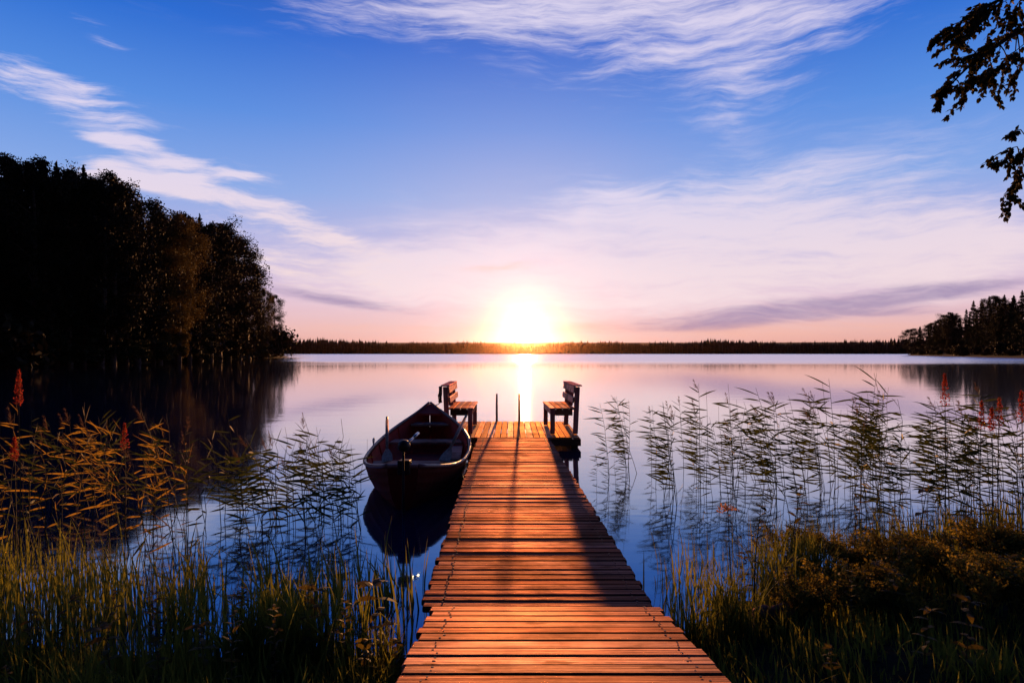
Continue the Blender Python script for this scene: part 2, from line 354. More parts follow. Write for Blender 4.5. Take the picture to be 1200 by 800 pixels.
# ------------------------------------------------------------------ mesh helpers
class MB:
    """collects shapes and links them as ONE mesh object"""
    def __init__(s): s.v = []; s.f = []
    def add(s, vs, fs):
        o = len(s.v); s.v += [tuple(p) for p in vs]; s.f += [tuple(i + o for i in f) for f in fs]; return s
    def box(s, x0, x1, y0, y1, z0, z1, bev=0.0, mat=None):
        if bev <= 0:
            vs = [(x, y, z) for z in (z0, z1) for x, y in ((x0, y0), (x1, y0), (x1, y1), (x0, y1))]
            fs = [(3, 2, 1, 0), (4, 5, 6, 7), (0, 1, 5, 4), (1, 2, 6, 5), (2, 3, 7, 6), (3, 0, 4, 7)]
        else:
            b = bev; vs = []
            rings = [(z0, b), (z0 + b, 0), (z1 - b, 0), (z1, b)]
            for z, i in rings:
                vs += [(x0 + i + 0, y0 + b, z), (x0 + b, y0 + i, z), (x1 - b, y0 + i, z), (x1 - i, y0 + b, z),
                       (x1 - i, y1 - b, z), (x1 - b, y1 - i, z), (x0 + b, y1 - i, z), (x0 + i, y1 - b, z)]
            fs = [tuple(reversed(range(8))), tuple(range(24, 32))]
            for r in range(3):
                for k in range(8):
                    a = r * 8 + k; c = r * 8 + (k + 1) % 8
                    fs.append((a, c, c + 8, a + 8))
        if mat is not None: vs = [mat @ Vector(p) for p in vs]
        return s.add(vs, fs)
    def tube(s, pts, rad, n=8, cap=True):
        pts = [Vector(p) for p in pts]
        if not isinstance(rad, (list, tuple)): rad = [rad] * len(pts)
        vs, fs = [], []
        up = None
        for i, p in enumerate(pts):
            d = (pts[min(i + 1, len(pts) - 1)] - pts[max(i - 1, 0)]).normalized()
            if up is None: up = d.orthogonal().normalized()
            up = (up - d * up.dot(d)).normalized()
            sd = d.cross(up)
            for k in range(n):
                a = 2 * math.pi * k / n
                vs.append(p + (up * math.cos(a) + sd * math.sin(a)) * rad[i])
        for i in range(len(pts) - 1):
            for k in range(n):
                a = i * n + k; b = i * n + (k + 1) % n
                fs.append((a, b, b + n, a + n))
        if cap:
            fs.append(tuple(reversed(range(n)))); fs.append(tuple(range((len(pts) - 1) * n, len(pts) * n)))
        return s.add(vs, fs)
    def sphere(s, c, r, nu=14, nv=9, sc=(1, 1, 1)):
        vs, fs = [], []
        for j in range(1, nv):
            th = math.pi * j / nv
            for i in range(nu):
                a = 2 * math.pi * i / nu
                vs.append((c[0] + r * sc[0] * math.sin(th) * math.cos(a), c[1] + r * sc[1] * math.sin(th) * math.sin(a), c[2] + r * sc[2] * math.cos(th)))
        for j in range(nv - 2):
            for i in range(nu):
                a = j * nu + i; b = j * nu + (i + 1) % nu
                fs.append((a, a + nu, b + nu, b))
        vs.append((c[0], c[1], c[2] + r * sc[2])); vs.append((c[0], c[1], c[2] - r * sc[2]))
        t, bt = len(vs) - 2, len(vs) - 1
        for i in range(nu):
            fs.append((t, i, (i + 1) % nu)); o = (nv - 2) * nu; fs.append((bt, o + (i + 1) % nu, o + i))
        return s.add(vs, fs)
    def strip(s, pts, widths, side):
        """a leaf: ribbon along pts, side = width direction"""
        vs = []; side = Vector(side).normalized()
        for p, wd in zip(pts, widths):
            p = Vector(p); vs.append(p - side * wd / 2); vs.append(p + side * wd / 2)
        fs = [(2 * i, 2 * i + 1, 2 * i + 3, 2 * i + 2) for i in range(len(pts) - 1)]
        return s.add(vs, fs)
    def build(s, name, mat, parent=None, smooth=False):
        me = bpy.data.meshes.new(name); me.from_pydata(s.v, [], s.f); me.update()
        if mat is not None: me.materials.append(mat)
        if smooth: me.polygons.foreach_set('use_smooth', [True] * len(me.polygons))
        o = bpy.data.objects.new(name, me); COL.objects.link(o)
        if parent is not None: o.parent = parent
        return o
def np_mesh(name, verts, faces, mat, parent=None, smooth=False):
    """verts (n,3), faces (m,k) arrays"""
    me = bpy.data.meshes.new(name)
    nv, (nf, k) = len(verts), faces.shape
    me.vertices.add(nv); me.vertices.foreach_set('co', np.asarray(verts, dtype=np.float32).ravel())
    me.loops.add(nf * k); me.loops.foreach_set('vertex_index', faces.astype(np.int32).ravel())
    me.polygons.add(nf); me.polygons.foreach_set('loop_start', np.arange(0, nf * k, k, dtype=np.int32))
    me.update(calc_edges=True); me.validate()
    if mat is not None: me.materials.append(mat)
    if smooth: me.polygons.foreach_set('use_smooth', np.ones(nf, dtype=bool))
    o = bpy.data.objects.new(name, me); COL.objects.link(o)
    if parent is not None: o.parent = parent
    return o
def tag(o, label=None, cat=None, group=None, kind=None):
    if label: o['label'] = label
    if cat: o['category'] = cat
    if group: o['group'] = group
    if kind: o['kind'] = kind
    return o
def empty(name, loc, rz=0.0):
    o = bpy.data.objects.new(name, None); o.location = loc; o.rotation_euler = (0, 0, rz); o.empty_display_size = 0.2
    COL.objects.link(o); return o
KIDS = {}
def dup(root, loc, rz=0.0, sc=1.0, label=None, group=None, tilt=(0, 0)):
    c = root.copy(); COL.objects.link(c)
    c.location = loc; c.rotation_euler = (tilt[0], tilt[1], rz)
    c.scale = sc if isinstance(sc, tuple) else (sc, sc, sc)
    if label: c['label'] = label
    if group: c['group'] = group
    for ch in root.children:
        d = ch.copy(); COL.objects.link(d); d.parent = c
        for g in ch.children:
            e = g.copy(); COL.objects.link(e); e.parent = d
    return c
def at(u, v, Y):
    return Vector(((u - 600) / F * Y, Y, HC - (v - 413) / F * Y))
def ux(u, Y): return (u - 600) / F * Y

# ------------------------------------------------------------------ ground: one sheet to the horizon
NEAR = [(-300, 60), (-120, 40), (-60, 25), (-25, 14), (-10, 6.5), (-7, 4.8), (-4.5, 3.75), (-3, 3.4), (-2, 3.2), (-1, 3.25), (-0.5, 3.15), (0.7, 3.2),
        (1.1, 3.6), (1.6, 4.05), (2.4, 4.5), (3.5, 4.85), (4.6, 5.2), (6.0, 7.2), (9, 9), (14, 10), (30, 13), (120, 40), (400, 90), (400, -3500), (-300, -3500)]
LEFT = [(-90, 20), (-70, 34), (-60, 45), (-52, 61), (-57, 90), (-64, 128), (-72, 175), (-74, 198), (-70, 206), (-76, 212), (-130, 240), (-400, 300), (-900, 200), (-900, -20), (-120, 0)]
RIGHT = [(560, 420), (300, 372), (232, 362), (206, 318), (182, 262), (160, 205), (146, 168), (146, 150), (200, 110), (400, 80), (1200, 60), (1200, 500)]
FAR = [(-3500, 500), (-900, 700), (-300, 742), (0, 748), (350, 735), (600, 690), (900, 560), (3500, 400), (3500, 3500), (-3500, 3500)]
def sdist(P, poly):
    poly = np.array(poly, float); n = len(poly); d = np.full(len(P), 1e18); inside = np.zeros(len(P), bool)
    for i in range(n):
        a, b = poly[i], poly[(i + 1) % n]; e = b - a; wv = P - a
        t = np.clip((wv @ e) / (e @ e), 0, 1); q = wv - t[:, None] * e
        d = np.minimum(d, (q * q).sum(1))
        c = (a[1] > P[:, 1]) != (b[1] > P[:, 1])
        with np.errstate(divide='ignore', invalid='ignore'):
            xi = (b[0] - a[0]) * (P[:, 1] - a[1]) / (b[1] - a[1] if b[1] != a[1] else 1e-9) + a[0]
        inside ^= c & (P[:, 0] < xi)
    return np.where(inside, 1, -1) * np.sqrt(d)
def hgt(P):
    P = np.atleast_2d(np.asarray(P, float))
    dn = sdist(P, NEAR); hn = np.where(dn > 0, np.minimum(0.08 * dn + 0.30 * np.maximum(dn - 1.9, 0), 0.66 + 0.03 * dn), 0.35 * dn)
    wob = 0.05 * np.sin(P[:, 0] * 2.3 + 1) * np.sin(P[:, 1] * 1.9) + 0.03 * np.sin(P[:, 0] * 5.1 + P[:, 1] * 3.7)
    hn = hn + wob * np.clip(dn / 1.0, 0, 1)
    hn = np.where(dn > 30, np.minimum(hn, 2.5), hn)
    dl = sdist(P, LEFT); hl = np.where(dl > 0, np.minimum(0.22 * dl, 1.0 + 0.05 * dl), 0.2 * dl)
    dr = sdist(P, RIGHT); hr = np.where(dr > 0, np.minimum(0.2 * dr, 1.0 + 0.05 * dr), 0.2 * dr)
    df = sdist(P, FAR); hf = np.where(df > 0, np.minimum(0.12 * df, 3 + 0.03 * df), 0.2 * df)
    h = np.maximum.reduce([hn, hl, hr, hf])
    return np.clip(h, -1.4, 26)
NA, NR = 300, 150
rad = np.concatenate([[0.0], 0.35 * (3400 / 0.35) ** (np.arange(NR) / (NR - 1))])
aa = np.linspace(0, 2 * np.pi, NA, endpoint=False)
gx = (rad[:, None] * np.sin(aa)).ravel(); gy = (rad[:, None] * np.cos(aa)).ravel()
gz = hgt(np.stack([gx, gy], 1))
idx = np.arange((NR + 1) * NA).reshape(NR + 1, NA)
q = np.stack([idx[:-1], np.roll(idx[:-1], -1, 1), np.roll(idx[1:], -1, 1), idx[1:]], -1).reshape(-1, 4)[:, ::-1]
q0 = q[:NA]; q = q[NA:]
ground = np_mesh('ground', np.stack([gx, gy, gz], 1)[NA - 1:], q - (NA - 1), G_SOIL, smooth=True)
# close the tiny hole at the pole with a fan
gm = ground.data
import bmesh
bm = bmesh.new(); bm.from_mesh(gm); bm.verts.ensure_lookup_table()
ring = [bm.verts[1 + k] for k in range(NA)]
for k in range(NA):
    try: bm.faces.new((bm.verts[0], ring[(k + 1) % NA], ring[k]))
    except ValueError: pass
bmesh.ops.recalc_face_normals(bm, faces=bm.faces); bm.to_mesh(gm); bm.free()
tag(ground, kind='structure')
water = MB().add([(-3300, -60, 0), (3300, -60, 0), (3300, 3300, 0), (-3300, 3300, 0)], [(0, 1, 2, 3)]).build('water', M_WATER)
tag(water, kind='structure')
def gh(x, y): return float(hgt([[x, y]])[0])

# ------------------------------------------------------------------ pier
pier = empty('wooden_pier', (0, 3.0, 0.0))
tag(pier, 'narrow wooden plank pier running from the bank out to a T-shaped end platform', 'pier')
PO = Vector(pier.location)
def zwalk(y): return 0.314 - (y - 3.05) * 0.018
def xl(y): return -0.445 - (y - 3.05) * 0.0165 - 0.001
def xr(y): return 0.705 - (y - 3.05) * 0.0165
def plank_x(mb, xa, xb, ya, yb, zfun, th, bev=0.006, jit=0.012, lift=0.0):
    """a plank lying across the pier"""
    dz = rnd.uniform(-0.003, 0.003)
    a = xa + rnd.uniform(-jit, jit); b = xb + rnd.uniform(-jit, jit)
    o = len(mb.v)
    mb.box(a, b, ya, yb, 0, th, bev)
    sk = rnd.uniform(-0.004, 0.004)
    for i in range(o, len(mb.v)):
        x, y, z = mb.v[i]
        mb.v[i] = (x - PO.x, y - PO.y + sk * x, zfun(y) - th + z + dz + lift - PO.z)
walk = MB(); WALK_Y = []; RAMP_Y = []
y = 3.02
gapset = (4.6, 5.98, 7.6)
while y < 9.9:
    pw = rnd.uniform(0.066, 0.076)
    WALK_Y.append((y, y + pw)); plank_x(walk, xl(y), xr(y), y, y + pw, zwalk, 0.032)
    ny = y + pw + rnd.uniform(0.005, 0.010)
    for g in gapset:
        if y < g <= ny: ny += 0.028
    y = ny
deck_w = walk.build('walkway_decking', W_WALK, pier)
def zramp(y): return 0.352 + (2.93 - y) * 0.166
ramp = MB(); y = 2.93
while y > -0.55:
    pw = rnd.uniform(0.078, 0.087)
    RAMP_Y.append((y - pw, y)); plank_x(ramp, -0.378 + (2.93 - y) * 0.0, 0.698, y - pw, y, zramp, 0.03, 0.006, 0.012)
    y -= pw + rnd.uniform(0.007, 0.013)
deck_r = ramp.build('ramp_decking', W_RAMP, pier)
ZP = 0.19; PX0, PX1, PY0, PY1 = -1.16, 1.13, 9.94, 12.25
plat = MB(); x = PX0
while x < PX1 - 0.05:
    pw = min(rnd.uniform(0.094, 0.102), PX1 - x)
    dz = rnd.uniform(-0.002, 0.002)
    plat.box(x, x + pw, PY0 - PO.y + rnd.uniform(-.006, .006), PY1 - PO.y + rnd.uniform(-.01, .01), ZP - 0.03 + dz, ZP + dz, 0.005)
    x += pw + rnd.uniform(0.007, 0.011)
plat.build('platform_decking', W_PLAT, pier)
fas = MB()
fas.box(PX0 + .01, PX1 - .01, PY0 + .03 - PO.y, PY0 + .075 - PO.y, ZP - .145, ZP - .034, .005)
fas.box(PX0 + .01, PX1 - .01, PY1 - .075 - PO.y, PY1 - .03 - PO.y, ZP - .145, ZP - .034, .005)
fas.box(PX1 - .05, PX1 - .008, PY0 + .08 - PO.y, PY1 - .08 - PO.y, ZP - .14, ZP - .034, .005)
fas.box(PX0 + .008, PX0 + .05, PY0 + .08 - PO.y, PY1 - .08 - PO.y, ZP - .14, ZP - .034, .005)
fas.build('platform_frame', W_BEAM, pier)
for sx in (0.09, 0.93):
    st = MB(); n = 24; vs = []; fs = []
    for i in range(n + 1):
        yy = 3.03 + (9.9 - 3.03) * i / n; xx = xl(yy) + (xr(yy) - xl(yy)) * sx; zt = zwalk(yy) - 0.036
        vs += [(xx - .03, yy - PO.y, zt - .12), (xx + .03, yy - PO.y, zt - .12), (xx + .03, yy - PO.y, zt), (xx - .03, yy - PO.y, zt)]
    for i in range(n):
        for k in range(4):
            a = i * 4 + k; b = i * 4 + (k + 1) % 4; fs.append((a, b, b + 4, a + 4))
    fs += [(3, 2, 1, 0), (n * 4, n * 4 + 1, n * 4 + 2, n * 4 + 3)]
    st.add(vs, fs).build('stringer', W_BEAM, pier)
    st = MB()
    ya, yb = -0.5, 2.88
    xx = -0.378 + 1.076 * sx
    st.add([(xx + e, yy - PO.y, zramp(yy) - 0.035 - dzz) for yy in (ya, yb) for dzz in (0.11, 0.0) for e in (-.03, .03)],
           [(0, 1, 3, 2), (4, 6, 7, 5), (0, 4, 5, 1), (2, 3, 7, 6), (0, 2, 6, 4), (1, 5, 7, 3)]).build('stringer', W_BEAM, pier)
for (px, py) in [(-1.06, 10.08), (1.03, 10.08), (-1.06, 12.1), (1.03, 12.1), (0.0, 12.1), (-.40, 4.6), (.62, 4.6), (-.43, 7.6), (.58, 7.6), (-.34, 3.25), (.62, 3.25)]:
    zt = (ZP - 0.148) if py > 9.9 else zwalk(py) - 0.16
    MB().tube([(px - PO.x, py - PO.y, -1.5), (px - PO.x, py - PO.y, zt)], 0.055, 12).build('post', W_BEAM, pier, True)

nl_w, nl_r = MB(), MB()
def nail(mb, x, y, z):
    r_ = rnd.uniform(0.0035, 0.0055); n = 7
    vs = [(x - PO.x + r_ * math.cos(2 * math.pi * k / n), y - PO.y + r_ * math.sin(2 * math.pi * k / n), z) for k in range(n)]
    mb.add(vs + [(a, b, c + 0.0025) for a, b, c in vs], [tuple(range(n, 2 * n))] + [(k, (k + 1) % n, n + (k + 1) % n, n + k) for k in range(n)])
for ya, yb in WALK_Y:
    for sx in (0.09, 0.93):
        for f in (0.28, 0.72):
            yy = ya + (yb - ya) * f; nail(nl_w, xl(yy) + (xr(yy) - xl(yy)) * sx + rnd.uniform(-.012, .012), yy, zwalk(yy) + 0.0015)
for ya, yb in RAMP_Y:
    for sx in (0.09, 0.93):
        for f in (0.28, 0.72):
            yy = ya + (yb - ya) * f; nail(nl_r, -0.378 + 1.076 * sx + rnd.uniform(-.012, .012), yy, zramp(yy) + 0.0015)
def join_nails(deck, mb):
    me = deck.data; n0 = len(me.vertices); p0 = len(me.polygons)
    vs = [tuple(v.co) for v in me.vertices] + mb.v
    fs = [tuple(p.vertices) for p in me.polygons] + [tuple(i + n0 for i in f) for f in mb.f]
    me.clear_geometry(); me.from_pydata(vs, [], fs); me.materials.append(P_RUST)
    me.polygons.foreach_set('material_index', [0] * p0 + [1] * len(mb.f)); me.update()
join_nails(deck_w, nl_w); join_nails(deck_r, nl_r)

# swim ladder at the end of the platform
lad = empty('swim_ladder', (-0.08, PY1 + 0.03, ZP))
tag(lad, 'swim ladder with two upright handrails at the far edge of the pier platform', 'ladder')
for sx in (-0.225, 0.225):
    MB().tube([(sx, 0.03, -1.1), (sx, 0.03, 0.0), (sx, 0.02, 0.30), (sx, 0.0, 0.545)], [0.023, 0.023, 0.021, 0.017], 10).build('handrail', P_RUST, lad, True)
for k in range(3):
    MB().box(-0.205, 0.205, 0.0, 0.06, -0.30 - 0.28 * k, -0.265 - 0.28 * k, 0.005).build('rung', W_BEAM, lad)

# benches
def make_bench(loc, side, label):
    """side=+1: back on the +x side"""
    b = empty('bench', loc)
    tag(b, label, 'bench', 'wooden benches facing each other on the pier platform')
    L = 1.36; D = 0.44; SH = 0.44
    st = MB(); n = 4; sw = D / n
    for k in range(n):
        x0 = (-0.46 + k * sw) * side; x1 = x0 + (sw - 0.010) * side
        st.box(min(x0, x1), max(x0, x1), -0.03, L + 0.03, SH - 0.028, SH, 0.005)
    st.build('seat', W_BENCHY, b)
    ap = MB()
    x0, x1 = sorted((-0.445 * side, -0.415 * side))
    ap.box(x0, x1, 0.075, L - 0.075, SH - 0.115, SH - 0.031, 0.004)
    for yy in (0.012, L - 0.055):
        xa, xb = sorted((-0.365 * side, -0.07 * side))
        ap.box(xa, xb, yy, yy + 0.042, SH - 0.13, SH - 0.031, 0.004)
    ap.build('apron', W_BEAM if side < 0 else W_BENCHY, b)
    for yy in (0.0, L - 0.07):
        xa, xb = sorted((-0.445 * side, -0.368 * side))
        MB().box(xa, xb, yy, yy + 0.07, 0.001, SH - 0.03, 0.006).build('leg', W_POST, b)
    for i, yy in enumerate((0.0, L / 2 - 0.035, L - 0.07)):
        xa, xb = sorted((-0.062 * side, 0.018 * side))
        zb = 0.001 if i != 1 else SH - 0.02
        mt = Matrix.Translation((0, 0, 0))
        o = MB().box(xa, xb, yy, yy + 0.075, zb, 0.79, 0.006)
        # lean the upper half outwards a little
        o.v = [(x + side * max(0, z - SH) * 0.10, y, z) for x, y, z in o.v]
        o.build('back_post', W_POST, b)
    for z0, z1 in ((0.525, 0.625), (0.69, 0.80)):
        xa, xb = sorted((-0.064 * side, -0.092 * side))
        o = MB().box(xa, xb, -0.05, L + 0.05, z0, z1, 0.005)
        o.v = [(x + side * max(0, z - SH) * 0.10, y, z) for x, y, z in o.v]
        o.build('back_rail', W_BENCHY, b)
    xa, xb = sorted((-0.10 * side, 0.045 * side))
    o = MB().box(xa, xb, -0.06, L + 0.06, 0.803, 0.825, 0.005)
    o.v = [(x + side * 0.036, y, z) for x, y, z in o.v]
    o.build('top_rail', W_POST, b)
    return b
bench_r = make_bench((1.09, 10.32, ZP + 0.002), 1, 'wooden bench on the right side of the platform with clear slatted back')
bench_r.rotation_euler = (0, 0, R(2.0))
bench_l = make_bench((-1.11, 10.32, ZP + 0.002), -1, 'wooden bench beside the bow of the rowing boat, rope looped on its back')

# ------------------------------------------------------------------ rowing boat
ST = [  # Y, centre x, half beam, sheer z, keel z
    (6.08, -1.080, 0.15, 0.430, -0.02), (6.25, -1.09, 0.26, 0.395, -0.07), (6.5, -1.10, 0.385, 0.350, -0.11), (6.85, -1.125, 0.515, 0.308, -0.14),
    (7.3, -1.15, 0.60, 0.296, -0.16), (7.9, -1.17, 0.628, 0.325, -0.17), (8.5, -1.20, 0.60, 0.368, -0.17), (9.0, -1.235, 0.525, 0.420, -0.16),
    (9.5, -1.275, 0.405, 0.485, -0.13), (9.95, -1.325, 0.255, 0.550, -0.06), (10.25, -1.365, 0.120, 0.625, 0.06), (10.46, -1.398, 0.014, 0.70, 0.26)]
def st_at(Y):
    A = np.array(ST); return [float(np.interp(Y, A[:, 0], A[:, k])) for k in range(1, 5)]
boat = empty('rowing_boat', (-1.15, 8.1, 0.0))
tag(boat, 'dark open wooden rowing boat with a pale gunwale moored left of the pier', 'boat')
BO = Vector(boat.location)
# smooth stations
A = np.array(ST); YS = np.linspace(A[0, 0], A[-1, 0], 45)
def sm(col):
    # Catmull-like smoothing by cubic fit through interpolation of the stations
    v = np.interp(YS, A[:, 0], A[:, col])
    for _ in range(6): v[1:-1] = 0.25 * v[:-2] + 0.5 * v[1:-1] + 0.25 * v[2:]
    return v
CX, HW, SZ, KZ = sm(1), sm(2), sm(3), sm(4)
NP = 12
def section(i, inset=0.0, floor=None):
    pts = []
    hw = max(HW[i] - inset, 0.004); kz = KZ[i] + inset; sz = SZ[i]
    half = []
    for k in range(NP + 1):
        t = k / NP
        x = hw * (1 - (1 - t) ** 2.1) ** 0.8 * (0.86 + 0.14 * t)
        z = kz + (sz - kz) * t ** 1.45
        if inset == 0 and 0 < k < NP: x += 0.006 * (k % 2)      # lapped strakes
        if floor is not None: z = max(z, floor)
        half.append((x, z))
    for x, z in reversed(half): pts.append((CX[i] - x - BO.x, YS[i] - BO.y, z))
    for x, z in half[1:]: pts.append((CX[i] + x - BO.x, YS[i] - BO.y, z))
    return pts
hull = MB(); m_ = 2 * NP + 1; vs, fs = [], []
for i in range(len(YS)): vs += section(i)
for i in range(len(YS) - 1):
    for k in range(m_ - 1):
        a = i * m_ + k; fs.append((a, a + m_, a + m_ + 1, a + 1))
hull.add(vs, fs)
hull.add(section(0), [tuple(range(m_))])            # transom
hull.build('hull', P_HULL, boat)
ins = MB(); vs, fs = [], []
for i in range(len(YS)): vs += section(i, 0.028, 0.055 if YS[i] < 10.0 else None)
for i in range(len(YS) - 1):
    for k in range(m_ - 1):
        a = i * m_ + k; fs.append((a, a + 1, a + m_ + 1, a + m_))
ins.add(vs, fs); ins.add([(x, y + 0.03, z) for x, y, z in section(0, 0.028, 0.055)], [tuple(reversed(range(m_)))])
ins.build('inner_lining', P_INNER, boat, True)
rail = MB()
for s_ in (-1, 1):
    pts = [(CX[i] + s_ * (HW[i] + 0.004) - BO.x, YS[i] - BO.y, SZ[i] + 0.008) for i in range(len(YS))]
    rail.tube(pts, 0.021, 8)
rail.tube([(CX[0] - HW[0] - BO.x, YS[0] - 0.004 - BO.y, SZ[0] + 0.008), (CX[0] + HW[0] - BO.x, YS[0] - 0.004 - BO.y, SZ[0] + 0.008)], 0.021, 8)
rail.build('gunwale', P_RAIL, boat, True)
for (ya, yb, z) in ((7.12, 7.42, 0.255), (8.55, 8.85, 0.315), (9.62, 9.9, 0.44)):
    o = MB(); vs = []
    for zz in (z - 0.028, z):
        for yy, s_ in ((ya, -1), (ya, 1), (yb, 1), (yb, -1)):
            c, h, sz, kz = st_at(yy); vs.append((c + s_ * (h * 0.93 - 0.045) - BO.x, yy - BO.y, zz))
    o.add(vs, [(3, 2, 1, 0), (4, 5, 6, 7), (0, 1, 5, 4), (1, 2, 6, 5), (2, 3, 7, 6), (3, 0, 4, 7)])
    o.build('thwart', W_THWART, boat)
o = MB(); 
for s_ in (1,):
    vs = []
    for zz in (0.245, 0.270):
        for yy, e in ((7.44, 0.60), (7.44, 0.90), (8.53, 0.90), (8.53, 0.62)):
            c, h, sz, kz = st_at(yy); vs.append((c + s_ * (h * e - 0.02) - BO.x, yy - BO.y, zz))
    o.add(vs, [(3, 2, 1, 0), (4, 5, 6, 7), (0, 1, 5, 4), (1, 2, 6, 5), (2, 3, 7, 6), (3, 0, 4, 7)])
o.build('side_bench', W_THWART, boat)
bh = MB(); vs = []
for Y_, s_ in ((10.0, -1), (10.0, 1), (10.42, 0)):
    c, h, sz, kz = st_at(Y_); vs.append((c + s_ * (h - 0.01) - BO.x, Y_ - BO.y, sz + 0.004))
bh.add(vs + [(x, y, z - 0.03) for x, y, z in vs], [(0, 1, 2), (5, 4, 3), (0, 3, 4, 1), (1, 4, 5, 2), (2, 5, 3, 0)])
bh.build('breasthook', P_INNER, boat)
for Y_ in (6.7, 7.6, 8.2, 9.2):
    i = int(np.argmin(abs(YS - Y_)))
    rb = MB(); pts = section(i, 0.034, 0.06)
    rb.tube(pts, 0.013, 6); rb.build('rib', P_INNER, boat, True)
for s_ in (-1, 1):
    c, h, sz, kz = st_at(8.0)
    ol = MB(); x = c + s_ * (h + 0.004) - BO.x
    ol.tube([(x, 8.0 - BO.y, sz), (x, 8.0 - BO.y, sz + 0.05)], 0.011, 8)
    ring = [(x, 8.0 - BO.y + 0.036 * math.sin(a), sz + 0.088 - 0.036 * math.cos(a)) for a in np.linspace(-2.4, 2.4, 12)]
    ol.tube(ring, 0.008, 6); ol.build('oarlock', P_METAL, boat, True)

def make_oar(p0, p1, blade_side, label):
    p0, p1 = Vector(p0), Vector(p1); d = (p1 - p0).normalized(); L = (p1 - p0).length
    o = empty('oar', p0); tag(o, label, 'oar', 'oars resting in the rowing boat')
    MB().tube([d * 0.40, d * (L * 0.6), d * (L - 0.14)], [0.017, 0.023, 0.021], 10).build('shaft', W_OAR, o, True)
    MB().tube([d * (L - 0.14), d * (L - 0.10), d * (L - 0.01), d * L], [0.018, 0.016, 0.018, 0.010], 10).build('handle', P_BLACK, o, True)
    sd = Vector(blade_side); sd = (sd - d * sd.dot(d)).normalized(); nr = d.cross(sd)
    vs = []; fs = []
    prof = [(0.0, 0.05), (0.03, 0.066), (0.2, 0.062), (0.34, 0.035), (0.42, 0.018)]
    for t, hw in prof:
        for a, b in ((-1, -0.2), (0, -1), (1, -0.2), (1, 0.2), (0, 1), (-1, 0.2)):
            vs.append(d * t + sd * hw * a + nr * 0.010 * b)
    for i in range(len(prof) - 1):
        for k in range(6):
            a = i * 6 + k; b = i * 6 + (k + 1) % 6; fs.append((a, b, b + 6, a + 6))
    fs += [tuple(reversed(range(6))), tuple(range(24, 30))]
    MB().add(vs, fs).build('blade', W_OAR, o)
make_oar((-1.46, 7.18, 0.285), (-1.78, 8.75, 0.64), (1, 0, 0.15), 'oar propped on the gunwale away from the pier, blade on the stern seat')
make_oar((-0.80, 7.20, 0.285), (-0.655, 8.8, 0.66), (1, 0, -0.1), 'oar propped on the boat side next to the pier')

# small outboard clamped to the transom
mot = empty('outboard_motor', (-1.07, 6.03, 0.45))
tag(mot, 'small black outboard motor with a silver tiller clamped on the boat stern', 'outboard motor')
MB().sphere((0.02, -0.06, 0.205), 0.062, 16, 10, (1.0, 1.35, 0.95)).build('cowl', P_BLACK, mot, True)
MB().tube([(0.015, -0.065, 0.15), (0.015, -0.075, -0.72)], 0.012, 10).build('shaft', P_BLACK, mot, True)
MB().tube([(0.03, 0.0, 0.215), (0.07, 0.09, 0.245), (0.085, 0.15, 0.26)], [0.012, 0.012, 0.011], 8).build('tiller', P_METAL, mot, True)
MB().tube([(0.085, 0.15, 0.26), (0.11, 0.26, 0.285)], [0.016, 0.017], 8).build('tiller_grip', P_METAL, mot, True)
cl = MB().box(-0.045, 0.075, -0.055, -0.005, -0.08, 0.06, 0.008); cl.box(-0.04, 0.07, -0.005, 0.10, 0.022, 0.05, 0.006)
cl.box(-0.04, -0.01, 0.075, 0.105, -0.09, 0.022, 0.006); cl.box(0.04, 0.07, 0.075, 0.105, -0.09, 0.022, 0.006)
cl.build('clamp', P_BLACK, mot)
for xx in (-0.025, 0.055):
    MB().tube([(xx, 0.07, -0.05), (xx, 0.16, -0.05)], 0.007, 6).box(xx - 0.025, xx + 0.025, 0.155, 0.165, -0.058, -0.042).build('clamp_screw', P_METAL, mot)
MB().tube([(0.015, -0.17, -0.72), (0.015, -0.14, -0.72), (0.015, 0.02, -0.72), (0.015, 0.06, -0.72)], [0.012, 0.036, 0.036, 0.012], 12).build('lower_unit', P_BLACK, mot, True)
pr = MB()
for k in range(3):
    a = 2 * math.pi * k / 3; d = Vector((math.cos(a), 0, math.sin(a))); t = Vector((-math.sin(a), 0.5, math.cos(a)))
    pr.strip([Vector((0.015, -0.16, -0.72)) + d * r for r in (0.01, 0.05, 0.10)], (0.02, 0.05, 0.03), t)
pr.build('propeller', P_BLACK, mot)

# mooring rope: coil on the bench back, line down to the bow
rp = MB()
bx, by, bz = -1.135, 10.29, 0.99
coil = []
for k in range(60):
    a = k / 60 * 2 * math.pi * 4
    coil.append((bx - 0.055 - 0.016 * math.sin(k * 0.7) - 0.006 * (k % 4), by - 0.02 + 0.075 * math.sin(a), bz - 0.13 + 0.13 * math.cos(a)))
rp.tube(coil, 0.010, 6)
c, h, sz, kz = st_at(10.44)
pa = Vector((bx - 0.05, by - 0.02, bz - 0.25)); pb = Vector((c, 10.44, sz + 0.015))
rp.tube([pa.lerp(pb, t) - Vector((0, 0, 0.05 * math.sin(math.pi * t))) for t in np.linspace(0, 1, 10)], 0.007, 6)
tag(rp.build('mooring_rope', P_ROPE, None, True), 'thin mooring rope looped on the bench back and tied to the boat bow', 'rope')

